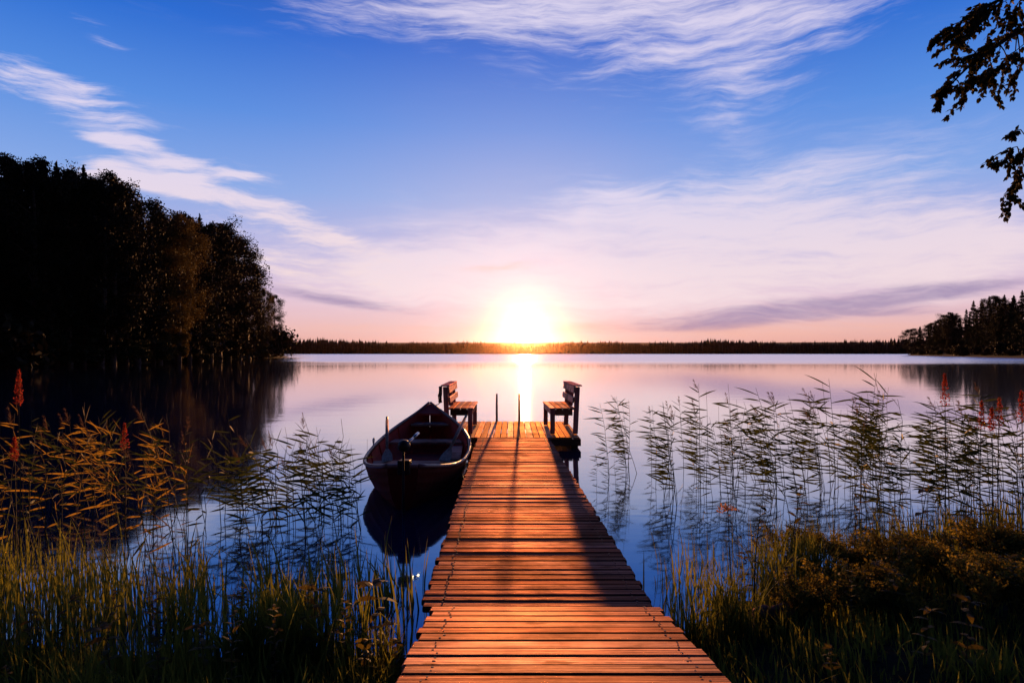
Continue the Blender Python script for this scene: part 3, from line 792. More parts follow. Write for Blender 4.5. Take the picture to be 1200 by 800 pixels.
# ------------------------------------------------------------------ trees of the two wooded points
def quads_from(P, size, up_bias=0.3, r=rng):
    """a small randomly turned rhombic leaf clump at each point"""
    n = len(P)
    a = r.normal(size=(n, 3)); a /= np.linalg.norm(a, axis=1)[:, None]
    b = r.normal(size=(n, 3)); b -= (b * a).sum(1)[:, None] * a; b /= np.linalg.norm(b, axis=1)[:, None]
    s = (size * r.uniform(0.6, 1.35, n))[:, None] if np.isscalar(size) else size[:, None]
    V = np.stack([P - a * s, P + b * s * 0.55, P + a * s, P - b * s * 0.55], 1).reshape(-1, 3)
    Fq = np.arange(4 * n).reshape(n, 4)
    return V, Fq
def broadleaf(seed, H, low=0.08, wid=0.24, n=24000, leaf=0.125):
    r = np.random.default_rng(seed); rr = random.Random(seed)
    tr = MB(); bend = [rr.uniform(-.03, .03) * H for _ in range(2)]
    spine = [(bend[0] * math.sin(3 * t), bend[1] * math.sin(2.5 * t), H * t) for t in np.linspace(0, 0.97, 12)]
    tr.tube(spine, [0.017 * H * (1 - t) ** 0.8 + 0.02 for t in np.linspace(0, 0.97, 12)], 8)
    pts = []
    nl = 34
    for k in range(nl):
        t = low + (0.97 - low) * (k + rr.random()) / nl
        az_ = k * 2.4 + rr.uniform(-.4, .4)
        prof = wid * H * (0.35 + 0.65 * math.sin(math.pi * min(1, (1 - t) * 1.15) ** 0.8)) * rr.uniform(0.65, 1.15)
        if t < 0.25: prof *= 0.55 + t * 1.8
        base = Vector((bend[0] * math.sin(3 * t), bend[1] * math.sin(2.5 * t), H * t))
        end = base + Vector((math.cos(az_) * prof, math.sin(az_) * prof, prof * rr.uniform(0.15, 0.7)))
        mid = base.lerp(end, 0.5) + Vector((0, 0, prof * 0.12))
        tr.tube([base, mid, end], [0.05 + 0.003 * H * (1 - t), 0.04, 0.015], 5)
        for c in range(5):
            cc = mid.lerp(end, rr.uniform(0.0, 1.15)) + Vector((rr.gauss(0, .10 * prof + .15), rr.gauss(0, .10 * prof + .15), rr.gauss(0, .14 * prof)))
            m_ = int(n / nl / 5 * rr.uniform(0.5, 1.5)); sg = prof * rr.uniform(0.09, 0.20) + 0.14
            q_ = np.clip(r.normal(size=(m_, 3)), -1.7, 1.7) * np.array([sg, sg, sg * 0.75]) + np.array(cc)
            q_[:, 2] -= np.abs(r.normal(size=m_)) * sg * 0.6      # hanging sprays
            pts.append(q_)
    m_ = int(n * .05); pts.append(np.stack([r.normal(0, .25, m_), r.normal(0, .25, m_), H * r.uniform(0.9, 1.02, m_)], 1))
    P = np.concatenate(pts); P = P[P[:, 2] > 0.25]
    return tr, quads_from(P, leaf, r=r)
def conifer(seed, H, wid=0.15, low=0.06, n=16000, leaf=0.15, rag=0.3):
    r = np.random.default_rng(seed); rr = random.Random(seed)
    tr = MB(); tr.tube([(0, 0, 0), (0, 0, H * .5), (0, 0, H)], [0.014 * H, 0.009 * H, 0.01], 8)
    pts = []; z = low * H; k = 0
    rows = []
    while z < H * 0.985:
        t = z / H
        Rr = wid * H * (1 - t) ** 0.85 * (0.75 + 0.5 * rr.random()) + 0.05
        for j in range(rr.choice((4, 5, 6))):
            a = rr.random() * 2 * math.pi; L = Rr * rr.uniform(1 - rag, 1.1)
            rows.append((z, a, L)); 
        z += H * 0.022 * rr.uniform(0.8, 1.25)
    tot = sum(q_[2] for q_ in rows)
    for z, a, L in rows:
        m_ = max(5, int(n * L / tot)); s = np.sqrt(r.uniform(0.02, 1, m_))
        droop = rr.uniform(0.15, 0.42)
        rad_ = s * L; spread = 0.16 * L * (1.1 - s) + 0.10
        off = r.normal(size=m_) * spread
        pts.append(np.stack([np.cos(a) * rad_ - np.sin(a) * off, np.sin(a) * rad_ + np.cos(a) * off, z - droop * L * s + 0.12 * L * s ** 3 + r.normal(size=m_) * 0.10 - np.abs(r.normal(size=m_)) * 0.10 * L * .5], 1))
    m_ = int(n * .012); fz = r.uniform(0.88, 1.0, m_); sp_ = 0.45 * wid * H * (1.0 - fz) + 0.015; pts.append(np.stack([r.normal(0, 1, m_) * sp_, r.normal(0, 1, m_) * sp_, H * fz], 1))
    P = np.concatenate(pts); P = P[P[:, 2] > 0.2]
    return tr, quads_from(P, leaf, r=r)
def make_tree(name, built, bark, leaf):
    t = empty(name, (0, 0, 0)); tr, (V, Fq) = built
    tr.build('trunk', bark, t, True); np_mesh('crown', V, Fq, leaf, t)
    return t
protos = {
    'b0': (make_tree('birch_tree', broadleaf(11, 19, 0.04), P_BIRCH, L_BIRCH), 19),
    'b1': (make_tree('birch_tree', broadleaf(23, 17, 0.02, 0.25), P_BIRCH, L_BIRCH), 17),
    'b2': (make_tree('birch_tree', broadleaf(37, 20, 0.05, 0.19), P_BIRCH, L_BIRCH), 20),
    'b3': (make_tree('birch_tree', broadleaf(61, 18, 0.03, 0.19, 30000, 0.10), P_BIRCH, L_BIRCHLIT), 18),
    's0': (make_tree('spruce_tree', conifer(5, 20, .15), P_BARK, L_SPRUCE), 20),
    's1': (make_tree('spruce_tree', conifer(8, 22, .125), P_BARK, L_SPRUCE), 22),
    's2': (make_tree('spruce_tree', conifer(15, 17, .17, rag=.45), P_BARK, L_SPRUCE), 17)}
used = set()
def plant(kind, x, y, H, label, cat, group, rz=None, widen=1.0):
    p, h0 = protos[kind]; s_ = H / h0
    z = max(gh(x, y), 0.0) - 0.05
    rz = rnd.random() * 6.28 if rz is None else rz
    if kind not in used:
        used.add(kind); o = p
        o.location = (x, y, z); o.rotation_euler = (0, 0, rz); o.scale = (s_ * widen, s_ * widen, s_)
        o['label'] = label; o['group'] = group
    else:
        o = dup(p, (x, y, z), rz, (s_ * widen, s_ * widen, s_), label, group)
    o['category'] = cat
    return o
GL, GR = 'trees of the wooded point on the left shore', 'trees of the wooded point on the right shore'
# left point: (u, treetop v, depth, kind) for the front row, read along the silhouette
front = [(-70, 190, 66, 's0'), (-40, 196, 66, 'b2'), (-10, 195, 68, 's1'), (10, 193, 70, 'b0'), (34, 194, 70, 'b2'), (52, 193, 71, 's1'), (66, 196, 73, 's0'), (82, 202, 74, 'b2'), (98, 201, 76, 's1'), (118, 221, 78, 'b1'), (133, 219, 80, 'b2'), (128, 226, 86, 's2'),
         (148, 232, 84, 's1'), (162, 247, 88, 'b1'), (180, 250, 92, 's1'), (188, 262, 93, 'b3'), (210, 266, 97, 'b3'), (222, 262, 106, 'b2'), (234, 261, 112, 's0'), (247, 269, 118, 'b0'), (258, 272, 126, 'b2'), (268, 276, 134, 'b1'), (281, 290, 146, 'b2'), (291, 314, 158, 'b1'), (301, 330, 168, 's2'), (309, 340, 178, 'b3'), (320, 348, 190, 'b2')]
for i, (u, v, Y, k) in enumerate(front):
    v -= (5 if k[0] == 's' else 0) + (rnd.uniform(-4, 4) if u < 280 else 0)
    x = ux(u, Y); H = HC + (413 - v) / F * Y - gh(x, Y)
    if u == 188: lab = 'left one of the two brownish birches catching low sun on the left wooded point'
    elif u == 210: lab = 'right one of the two brownish birches catching low sun on the left wooded point'
    elif u == 309: lab = 'brownish birch next to last at the water end of the left wooded point'
    elif u == 320: lab = 'last slim birch at the water end of the left wooded point'
    elif u == 291: lab = 'rounded birch on the falling slope of the left treetops near its lake end'
    elif k[0] == 's': lab = 'tall dark spruce in the front row of the left wooded point'
    else: lab = 'dense dark birch in the front row of the left wooded point'
    plant(k, x, Y, H, lab, 'tree', GL, widen=rnd.uniform(.85, 1.05))
for i in range(44):
    t = rnd.random(); Y = 70 + 125 * t ** 1.3
    xs = float(np.interp(Y, [61, 90, 128, 175, 198], [-52, -57, -64, -72, -74])) - rnd.uniform(4, 24)
    H = 30.0
    u = 600 + F * xs / Y
    vmax = float(np.interp(u, [-400, 0, 60, 120, 180, 240, 290, 320], [190, 200, 200, 222, 256, 268, 320, 350])) + rnd.uniform(1, 16)
    H = min(H, HC + (413 - vmax) / F * Y - gh(xs, Y))
    if H < 7: continue
    k = rnd.choice(('s0', 's1', 's2', 'b0', 'b2'))
    plant(k, xs, Y, H, 'spruce standing behind the front row of the left wooded point' if k[0] == 's' else 'birch standing behind the front row of the left wooded point', 'tree', GL)
for i in range(16):          # the wood carries on past the left edge of the frame
    Y = rnd.uniform(56, 84); x = ux(-60, Y) - rnd.uniform(3, 30); k = rnd.choice(('s0', 's1', 'b0', 'b2'))
    plant(k, x, Y, rnd.uniform(15, 19), 'spruce of the left wooded point growing beyond the edge of the photo' if k[0] == 's' else 'birch of the left wooded point growing beyond the edge of the photo', 'tree', GL)
rf = [(1058, 386, 356, 'b1'), (1068, 382, 350, 's2'), (1080, 380, 338, 'b1'), (1090, 377, 325, 's0'), (1103, 370, 300, 'b0'), (1112, 372, 290, 's2'), (1119, 362, 280, 's1'), (1127, 352, 268, 's0'), (1136, 352, 258, 's2'),
      (1144, 347, 248, 's0'), (1152, 349, 238, 'b2'), (1160, 345, 226, 's1'), (1170, 346, 214, 's2'), (1179, 340, 206, 's0'), (1188, 344, 198, 's1'), (1197, 337, 190, 's0'), (1209, 338, 184, 's2'), (1224, 334, 178, 's1'), (1240, 332, 172, 'b0')]
for i, (u, v, Y, k) in enumerate(rf):
    x = ux(u, Y + 3) + 3; H = HC + (413 - v) / F * Y - gh(x, Y)
    if u == 1058: lab = 'small round birch at the tip of the right wooded point'
    elif u == 1103: lab = 'brown tinted birch among spruces on the right wooded point'
    elif k[0] == 's': lab = 'pointed dark spruce in the front row of the right wooded point'
    else: lab = 'broad dark birch in the front row of the right wooded point'
    plant(k, x, Y, H, lab, 'tree', GR, widen=1.5)
for i in range(40):
    t = rnd.random(); Y = 180 + 170 * t
    xs = float(np.interp(Y, [168, 205, 262, 318, 362], [146, 160, 182, 206, 232])) + rnd.uniform(8, 34)
    u = 600 + F * xs / Y
    vmax = float(np.interp(u, [1050, 1075, 1100, 1130, 1160, 1200, 1300], [388, 382, 372, 355, 350, 342, 338])) + 3
    H = min(rnd.uniform(16, 22), HC + (413 - vmax) / F * Y - gh(xs, Y))
    if H < 6: continue
    k = rnd.choice(('s0', 's1', 's2', 's1', 'b2'))
    plant(k, xs, Y, H, 'spruce standing behind the front row of the right wooded point' if k[0] == 's' else 'birch standing behind the front row of the right wooded point', 'tree', GR)

# shore bushes under the trees
def make_bush(seed, n=1500):
    r = np.random.default_rng(seed); b = empty('shore_bush', (0, 0, 0))
    P = np.concatenate([r.normal(size=(n // 6, 3)) * np.array([.45, .45, .35]) + np.array([r.uniform(-.8, .8), r.uniform(-.8, .8), r.uniform(.4, 1.5)]) for _ in range(6)])
    P[:, 2] = np.abs(P[:, 2])
    V, Fq = quads_from(P, 0.16, r=r); np_mesh('foliage', V, Fq, L_BIRCH, b)
    st = MB()
    for k in range(5):
        a = k * 1.25; st.tube([(0, 0, 0), (math.cos(a) * .3, math.sin(a) * .3, .7), (math.cos(a) * .7, math.sin(a) * .7, 1.4)], [0.03, 0.02, 0.008], 5)
    st.build('stems', P_BARK, b); return b
bush = [make_bush(3), make_bush(4)]
nb = 0
def put_bush(x, y, s_, group, label):
    global nb
    if nb < 2:
        o = bush[nb]; o.location = (x, y, max(0, gh(x, y)) - .05); o.scale = (s_, s_, s_); o['label'] = label; o['group'] = group
    else: o = dup(bush[nb % 2], (x, y, max(0, gh(x, y)) - .05), rnd.random() * 6, s_, label, group)
    o['category'] = 'bush'; nb += 1
for Y in list(np.linspace(62, 196, 40)):
    xs = float(np.interp(Y, [61, 90, 128, 175, 198], [-52, -57, -64, -72, -74])) - rnd.uniform(0.8, 3.0)
    put_bush(xs, Y + rnd.uniform(-2, 2), rnd.uniform(1.2, 2.2) * (1 + Y / 200), 'bushes along the left wooded shore', 'low bush at the waterline under the trees of the left wooded point')
for Y in list(np.linspace(176, 356, 18)):
    xs = float(np.interp(Y, [168, 205, 262, 318, 362], [146, 160, 182, 206, 232])) + rnd.uniform(2, 5)
    put_bush(xs, Y, rnd.uniform(1.2, 2.4), 'bushes along the right wooded shore', 'low bush at the waterline under the trees of the right wooded point')

# far shore: one mass of forest across the lake
def far_forest():
    V, Fc = [], []; o = 0
    for row, (dy_, n_) in enumerate(((6, 800), (22, 800), (45, 700))):
        for i in range(n_):
            x = -760 + 1560 * (i + rnd.random()) / n_
            ysh = float(np.interp(x, [-900, -300, 0, 350, 600, 900], [700, 742, 748, 735, 690, 560]))
            y = ysh + dy_ + rnd.uniform(-4, 4); g = gh(x, y)
            u = 600 + F * x / y
            vt = float(np.interp(u, [-200, 330, 380, 430, 520, 600, 680, 760, 850, 900, 950, 1000, 1050, 1100, 1400], [390, 395, 397, 399.5, 401, 402, 401, 400.5, 398.5, 399.5, 401.0, 399.5, 395.5, 394, 390]))
            vt += 0.9 * math.sin(u * .043) + 0.7 * math.sin(u * .11 + 1) + 0.4 * math.sin(u * .31)
            H = (HC + (413 - vt) / F * y - g) * rnd.uniform(0.82, 1.0) + rnd.choice((0, 0, 0, 0, 0.6, 1.2, 2.2))
            wd = rnd.uniform(2.2, 4.2)
            for (z0, z1, r0) in ((0.0, 0.55, 1.0), (0.28, 0.8, 0.75), (0.55, 1.0, 0.5)):
                m_ = 5; a0 = rnd.random() * 6
                ring_ = [(x + wd * r0 * rnd.uniform(.8, 1.2) * math.cos(a0 + 2 * math.pi * k / m_), y + wd * r0 * math.sin(a0 + 2 * math.pi * k / m_), g + H * z0 - .3) for k in range(m_)]
                V += ring_ + [(x, y, g + H * z1)]
                for k in range(m_): Fc.append((o + k, o + (k + 1) % m_, o + m_))
                o += m_ + 1
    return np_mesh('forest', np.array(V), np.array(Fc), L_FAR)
tag(far_forest(), 'low dark band of forest along the far shore of the lake', 'forest', kind='stuff')

# ------------------------------------------------------------------ air: thin, strongly forward-scattering evening haze over the lake
hm = bpy.data.materials.new('evening_haze'); hm.use_nodes = True; hm.node_tree.nodes.clear()
hs_ = NT(hm.node_tree); ho = hs_.new('ShaderNodeOutputMaterial'); hv = hs_.new('ShaderNodeVolumePrincipled')
hv.inputs['Color'].default_value = (0.95, 0.55, 0.40, 1); hv.inputs['Density'].default_value = HAZE_DENSITY; hv.inputs['Anisotropy'].default_value = 0.97
hs_.l.new(hv.outputs[0], ho.inputs['Volume'])
haze = MB().box(-3450, 3450, -3450, 3450, -2.5, 45).build('haze', hm)
tag(haze, 'thin evening haze over the lake', 'haze', kind='stuff')

# ------------------------------------------------------------------ reeds
def make_reed(seed, H, lean, nleaf, leafm, plume=False, messy=0.25, stub=0.4, wmul=0.9):
    r = random.Random(seed)
    n = 9; spine = []
    for i in range(n):
        t = i / (n - 1); spine.append(Vector((-lean * t ** 2.2 + r.uniform(-.006, .006), r.uniform(-.006, .006) + 0.05 * t * t * r.uniform(-1, 1), -stub + (H + stub) * t)))
    rt = MB().tube(spine, [0.0048 - 0.0034 * i / (n - 1) for i in range(n)], 5).build('reed', L_STEM)
    lv = MB()
    def pos(z):
        t = (z + stub) / (H + stub) * (n - 1); i = min(int(t), n - 2); return spine[i].lerp(spine[i + 1], t - i)
    for k in range(nleaf):
        f = (k + r.uniform(-.2, .2)) / nleaf
        z = H * (0.20 + 0.77 * f)
        p = pos(z)
        a = math.pi + r.gauss(0, 0.55)
        if r.random() < messy: a = r.uniform(0, 2 * math.pi)
        L = r.uniform(0.20, 0.34) * (1.0 - 0.35 * abs(f - 0.45))
        up = r.gauss(0.24 + 0.3 * max(0, messy - .3), 0.20 + 0.5 * max(0, messy - .3)); dr = r.uniform(0.0, 0.32)
        if messy > .5: L *= r.uniform(.55, .95)
        d = Vector((math.cos(a), math.sin(a) * 0.8, 0))
        pts = []; q_ = Vector(p); e = up
        for j in range(6):
            pts.append(q_.copy()); e2 = e - dr * (j / 5) ** 1.3
            q_ = q_ + (d * math.cos(e2) + Vector((0, 0, math.sin(e2)))) * L / 5
        wd = r.uniform(0.016, 0.026) * wmul
        side = Vector((0, r.uniform(-.7, .7), 1)) + d * 0.2
        lv.strip(pts, [wd * s_ for s_ in (0.35, 0.8, 1.0, 0.85, 0.5, 0.04)], side)
    lv.build('leaves', leafm, rt)
    if plume:
        pm = MB()
        for k in range(46):
            f = r.random(); b = pos(H * 0.995) + Vector((-0.05 * f, 0, -0.10 + 0.14 * f)); d = Vector((-abs(r.gauss(.5, .5)), r.gauss(0, .35), r.uniform(.1, 1))).normalized()
            L = 0.05 * (1.1 - f * .6)
            pm.strip([b, b + d * L * .5, b + d * L], (0.003, 0.004, 0.001), (r.uniform(-1, 1), r.uniform(-1, 1), .3))
        pm.build('seed_head', L_PLUME, rt)
    return rt
reedG = [make_reed(100 + i, rr_[0], rr_[1], rr_[2], L_REED, i in (2, 5), 0.24) for i, rr_ in enumerate([(1.1, .05, 15), (1.2, .10, 17), (1.0, .02, 13), (1.25, .12, 18), (0.95, .06, 14), (1.15, .0, 16), (1.05, .08, 7), (1.2, .04, 4), (0.9, .22, 12)])]
reedL = [make_reed(200 + i, rr_[0], rr_[1], rr_[2], L_REED, i in (1,), 0.35) for i, rr_ in enumerate([(0.75, .05, 11), (0.85, .08, 10), (0.65, .03, 9), (0.8, .1, 12), (0.9, .02, 4)])]
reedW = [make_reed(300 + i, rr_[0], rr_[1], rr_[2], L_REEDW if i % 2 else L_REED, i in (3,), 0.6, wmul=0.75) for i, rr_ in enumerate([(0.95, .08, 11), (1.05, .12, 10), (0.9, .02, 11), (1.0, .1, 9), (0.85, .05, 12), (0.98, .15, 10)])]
reed_used = {}
def put_reed(pool, x, y, s_, label, group):
    i = rnd.randrange(len(pool)); p = pool[i]
    z = max(-0.02, gh(x, y))
    rz, tl = rnd.gauss(0, 0.7), (rnd.gauss(0, 0.07), rnd.gauss(-0.02, 0.09) + (rnd.choice((-.3, .3)) if rnd.random() < .06 else 0))
    if p.name not in reed_used:
        reed_used[p.name] = 1; o = p; o.location = (x, y, z); o.rotation_euler = (tl[0], tl[1], rz); o.scale = (s_, s_, s_); o['label'] = label; o['group'] = group
    else: o = dup(p, (x, y, z), rz, s_, label, group, tl)
    o['category'] = 'reed'
# right stand
clumps = [(738, 7.5, 8, 26, 0.97), (712, 7.6, 4, 12, 0.6), (800, 7.3, 13, 24, 0.95), (845, 7.0, 16, 26, 1.02), (905, 6.9, 18, 34, 0.98), (965, 6.7, 17, 34, 0.98), (1020, 6.6, 22, 30, 1.08), (1075, 6.4, 18, 36, 1.0), (1130, 6.2, 20, 34, 1.0), (1190, 6.1, 16, 34, 0.98)]
for u0, Y0, n_, su, h_ in clumps:
    for k in range(n_):
        Y = Y0 + rnd.uniform(-1.1, 1.2); u = u0 + rnd.gauss(0, su * 0.72)
        put_reed(reedG, ux(u, Y), Y, h_ * rnd.uniform(0.62, 1.12) * (Y / Y0) ** 0.6, 'slender green reed with wind-swept leaves in the stand right of the pier', 'reeds in the water right of the pier')
for k in range(56):
    Y = rnd.uniform(5.0, 6.6); u = 345 + rnd.gauss(0, 46)
    if u > 428: u = 428 - rnd.random() * 40
    put_reed(reedL, ux(u, Y), Y, rnd.uniform(0.75, 1.1), 'thin dark reed standing in blue water between boat and left bank', 'reeds in the blue water left of the boat')
for k in range(84):
    u = rnd.uniform(-30, 285) ; Y = rnd.uniform(4.6, 6.8)
    if u > 200 and rnd.random() < 0.35: continue
    put_reed(reedW, ux(u, Y), Y, rnd.uniform(0.75, 1.08), 'sun-tinted reed glowing in low sun before the dark forest reflection', 'reeds by the left bank before the dark reflection')

# ------------------------------------------------------------------ bank vegetation
def blades(n, sampler, hlo, hhi, wlo, whi, seed, mat, name, lean=0.35, wind=-0.05):
    r = np.random.default_rng(seed)
    P = sampler(n, r); n = len(P)
    z = np.maximum(hgt(P), -0.05)
    B = np.column_stack([P, z - 0.02])
    H = r.uniform(hlo, hhi, n) * (0.6 + 0.4 * r.random(n)); W_ = r.uniform(wlo, whi, n)
    a = r.uniform(0, 2 * np.pi, n); ln = np.abs(r.normal(0, lean, n)) * H
    D = np.stack([np.cos(a) * ln + wind * H, np.sin(a) * ln * .8, np.zeros(n)], 1)
    sa = r.uniform(0, np.pi, n); S = np.stack([np.cos(sa), np.sin(sa) * .6, r.normal(0, .1, n)], 1)
    rows = []
    for t, wf in ((0, .8), (.35, 1.0), (.7, .7), (1.0, .06)):
        c = B + D * (t ** 2)[..., None] if False else B + D * t ** 2
        c = c + np.stack([np.zeros(n), np.zeros(n), H * (t - 0.18 * t * t * (ln / np.maximum(H, .01)))], 1)
        rows += [c - S * (W_ * wf / 2)[:, None], c + S * (W_ * wf / 2)[:, None]]
    V = np.stack(rows, 1).reshape(-1, 3); k = np.arange(n)[:, None] * 8
    Fq = np.concatenate([k + np.array([0, 1, 3, 2]), k + np.array([2, 3, 5, 4]), k + np.array([4, 5, 7, 6])])
    return np_mesh(name, V, Fq, mat)
def bank_sampler(x0, x1, y0, y1, dmin, dmax, per=9, sd=0.07):
    def f(n, r):
        m_ = n // per + 1
        c = np.stack([r.uniform(x0, x1, m_ * 3), r.uniform(y0, y1, m_ * 3)], 1)
        d = sdist(c, NEAR); c = c[(d > dmin) & (d < dmax)][:m_]
        pts = np.repeat(c, per, 0) + r.normal(0, sd, (len(c) * per, 2))
        pts = pts[~((pts[:, 0] > -0.52) & (pts[:, 0] < 0.78) & (pts[:, 1] < 3.6))]
        return pts
    return f
gl = blades(26000, bank_sampler(-5.5, -0.45, 1.2, 5.2, 0.12, 2.6), 0.08, 0.30, 0.005, 0.012, 1, L_GRASS, 'grass')
tag(gl, 'rough bank grass left of the pier', 'grass', kind='stuff')
gr = blades(20000, bank_sampler(0.75, 6.0, 1.2, 6.5, 0.05, 2.8), 0.06, 0.22, 0.005, 0.012, 2, L_GRASS, 'grass')
tag(gr, 'rough bank grass right of the pier', 'grass', kind='stuff')
sl = blades(2300, bank_sampler(-5.5, -0.6, 3.0, 5.6, -0.85, 0.15, 26, 0.10), 0.22, 0.62, 0.007, 0.015, 3, L_GRASS, 'sedge', 0.22)
tag(sl, 'upright sedge standing in the shallow water along the left bank', 'sedge', kind='stuff')
sr = blades(2000, bank_sampler(0.9, 5.5, 3.2, 6.0, -0.45, 0.15, 22, 0.09), 0.2, 0.5, 0.006, 0.012, 4, L_GRASS, 'sedge', 0.22)
tag(sr, 'upright sedge at the waterline right of the pier', 'sedge', kind='stuff')

# tall grass tufts that stand out
def make_tuft(seed, n, H, spread):
    r = random.Random(seed); mb = MB()
    for k in range(n):
        a = r.uniform(0, 6.28); L = H * r.uniform(0.55, 1.05); ln = abs(r.gauss(0, .32)) * L
        b = Vector((r.gauss(0, spread), r.gauss(0, spread), -.03)); d = Vector((math.cos(a), math.sin(a), 0))
        pts = [b + d * ln * t * t + Vector((0, 0, L * (t - .2 * t * t * ln / L))) for t in (0, .3, .6, .85, 1)]
        wd = r.uniform(0.006, 0.012); sa = r.uniform(0, 3.14)
        mb.strip(pts, [wd * .8, wd, wd * .8, wd * .5, wd * .05], (math.cos(sa), math.sin(sa) * .6, 0))
    return mb.build('grass_tuft', L_GRASS)
tufts = [make_tuft(1, 170, 0.52, 0.09), make_tuft(2, 120, 0.42, 0.08), make_tuft(3, 60, 0.62, 0.05)]
TUF = [(330, 3.05, 0, 1.0, 'thick tall grass tuft on the left bank beside the leafy plant'), (285, 3.0, 1, 1.0, 'grass tuft at the waterline right of the bank corner'),
       (385, 3.0, 1, 1.05, 'grass tuft between the thick tuft and the pier'), (452, 2.95, 2, .55, 'small grass tuft against the left edge of the pier'),
       (215, 3.3, 2, .9, 'sparse tall grass tuft before the blue water on the left bank'), (95, 2.5, 2, .62, 'lone pale blades rising from the dark left bank corner'),
       (815, 3.2, 1, .8, 'grass tuft next to the right edge of the pier ramp'), (850, 3.4, 0, .8, 'dense grass tuft in front of the yellow leafy stem'),
       (905, 3.9, 2, .95, 'sparse tall grass tuft before the low shrubs'), (1100, 2.2, 2, .45, 'short lit blades in the dark right bank corner'), (945, 4.2, 1, .95, 'yellow grass tuft left of the low shrubs')]
for i, (u, Y, k, s_, lab) in enumerate(TUF):
    x = ux(u, Y); z = max(gh(x, Y), 0)
    if k not in used: used.add(k); o = tufts[k]; o.location = (x, Y, z); o.scale = (s_, s_, s_)
    else: o = dup(tufts[k], (x, Y, z), rnd.random() * 6, s_)
    tag(o, lab, 'grass tuft', 'grass tufts on the bank')

# leafy herbs
def make_herb(seed, H, nl, L, wd, top=True, whorl=2):
    r = random.Random(seed); b = empty('leafy_plant', (0, 0, 0))
    tip = Vector((r.uniform(-.06, .06), r.uniform(-.04, .04), H))
    sp = [Vector((tip.x * t * t, tip.y * t, H * t - .03)) for t in np.linspace(0, 1, 7)]
    MB().tube(sp, [0.005 - 0.0035 * i / 6 for i in range(7)], 6).build('stem', L_STEM, b)
    lv = MB()
    for k in range(nl):
        t = 0.25 + 0.75 * k / (nl - 1); p = Vector((tip.x * t * t, tip.y * t, H * t - .03))
        for j in range(whorl if k < nl - 1 else 5):
            a = k * 1.6 + j * 2 * math.pi / (whorl if k < nl - 1 else 5) + r.uniform(-.3, .3)
            d = Vector((math.cos(a), math.sin(a), 0)); up = r.uniform(.1, .7); LL = L * r.uniform(.7, 1.1) * (1 - .35 * abs(t - .6))
            pts = []; q_ = p.copy()
            for m_ in range(5):
                pts.append(q_.copy()); e = up - .9 * (m_ / 4)
                q_ = q_ + (d * math.cos(e) + Vector((0, 0, math.sin(e)))) * LL / 4
            side = d.cross(Vector((0, 0, 1))) + Vector((0, 0, r.uniform(-.5, .5)))
            lv.strip(pts, [wd * .25, wd * .9, wd, wd * .65, wd * .05], side)
    lv.build('leaves', L_HERB, b)
    return b
herbs = [make_herb(1, .42, 6, .11, .034, whorl=2), make_herb(2, .60, 11, .075, .022, whorl=2), make_herb(3, .34, 6, .08, .026, whorl=3)]
HB = [(490 - 42, 2.95, 0, 1.05, 'broad-leaved plant with a leaf rosette beside the left pier edge'), (365, 2.95, 0, .95, 'pale broad leaves rising above the thick grass tuft'),
      (470, 2.75, 2, .7, 'low leafy plant growing against the pier on the left'), (884, 3.75, 1, 1.05, 'upright yellow-green stem with paired leaves before blue water'),
      (925, 4.25, 1, 1.1, 'tall leafy stem with yellowed tip behind the pink flower'), (1078, 4.6, 0, 1.35, 'bright yellow leafy shoot standing above the low shrubs'), (1000, 4.5, 1, .9, 'leafy stem at the left end of the low shrubs'),
      (1125, 4.4, 0, .9, 'broad bright leaves at the middle of the low shrubs'), (1168, 4.5, 0, .95, 'broad leaves at the right end of the low shrubs'), (1040, 4.5, 1, .75, 'short leafy stem among the low shrubs'), (40, 3.1, 2, .8, 'small dark leafy plant in the left bank corner'), (425, 2.7, 2, .8, 'bushy small leaves between tuft and pier')]
for u, Y, k, s_, lab in HB:
    x = ux(u, Y); z = max(gh(x, Y), 0)
    kk = 'h%d' % k
    if kk not in used: used.add(kk); o = herbs[k]; o.location = (x, Y, z); o.scale = (s_,) * 3
    else: o = dup(herbs[k], (x, Y, z), rnd.random() * 6, s_)
    tag(o, lab, 'plant', 'leafy plants on the bank')

for i in range(30):
    left = i < 17
    Y = rnd.uniform(2.5, 3.2) if left else rnd.uniform(2.6, 4.2)
    u = rnd.uniform(-20, 470) if left else rnd.uniform(850, 1220)
    x = ux(u, Y)
    if -.6 < x < .85: continue
    k = rnd.randrange(3)
    o = dup(herbs[k], (x, Y, max(gh(x, Y), 0)), rnd.random() * 6, rnd.uniform(.45, .8))
    tag(o, 'small leafy weed growing in the rough grass of the left bank' if left else 'small leafy weed growing between grass and shrubs of the right bank', 'plant', 'small weeds in the bank grass')

# pale pink flower head on a stem, right of the pier
fl = empty('flowering_plant', (ux(853, 4.0), 4.0, -0.02)); tag(fl, 'thin stem with one faded pink flower head before the dark reed reflections', 'flower')
hz = HC - (595 - 413) / F * 4.0 + .02
MB().tube([(0.03, 0, 0), (0.01, 0, hz * .5), (0, 0, hz)], [.004, .003, .002], 6).build('stem', L_STEM, fl)
P = rng.normal(size=(70, 3)) * np.array([.035, .035, .018]) + np.array([0, 0, hz])
V, Fq = quads_from(P, 0.012); np_mesh('flower_head', V, Fq, L_FLOWER, fl)

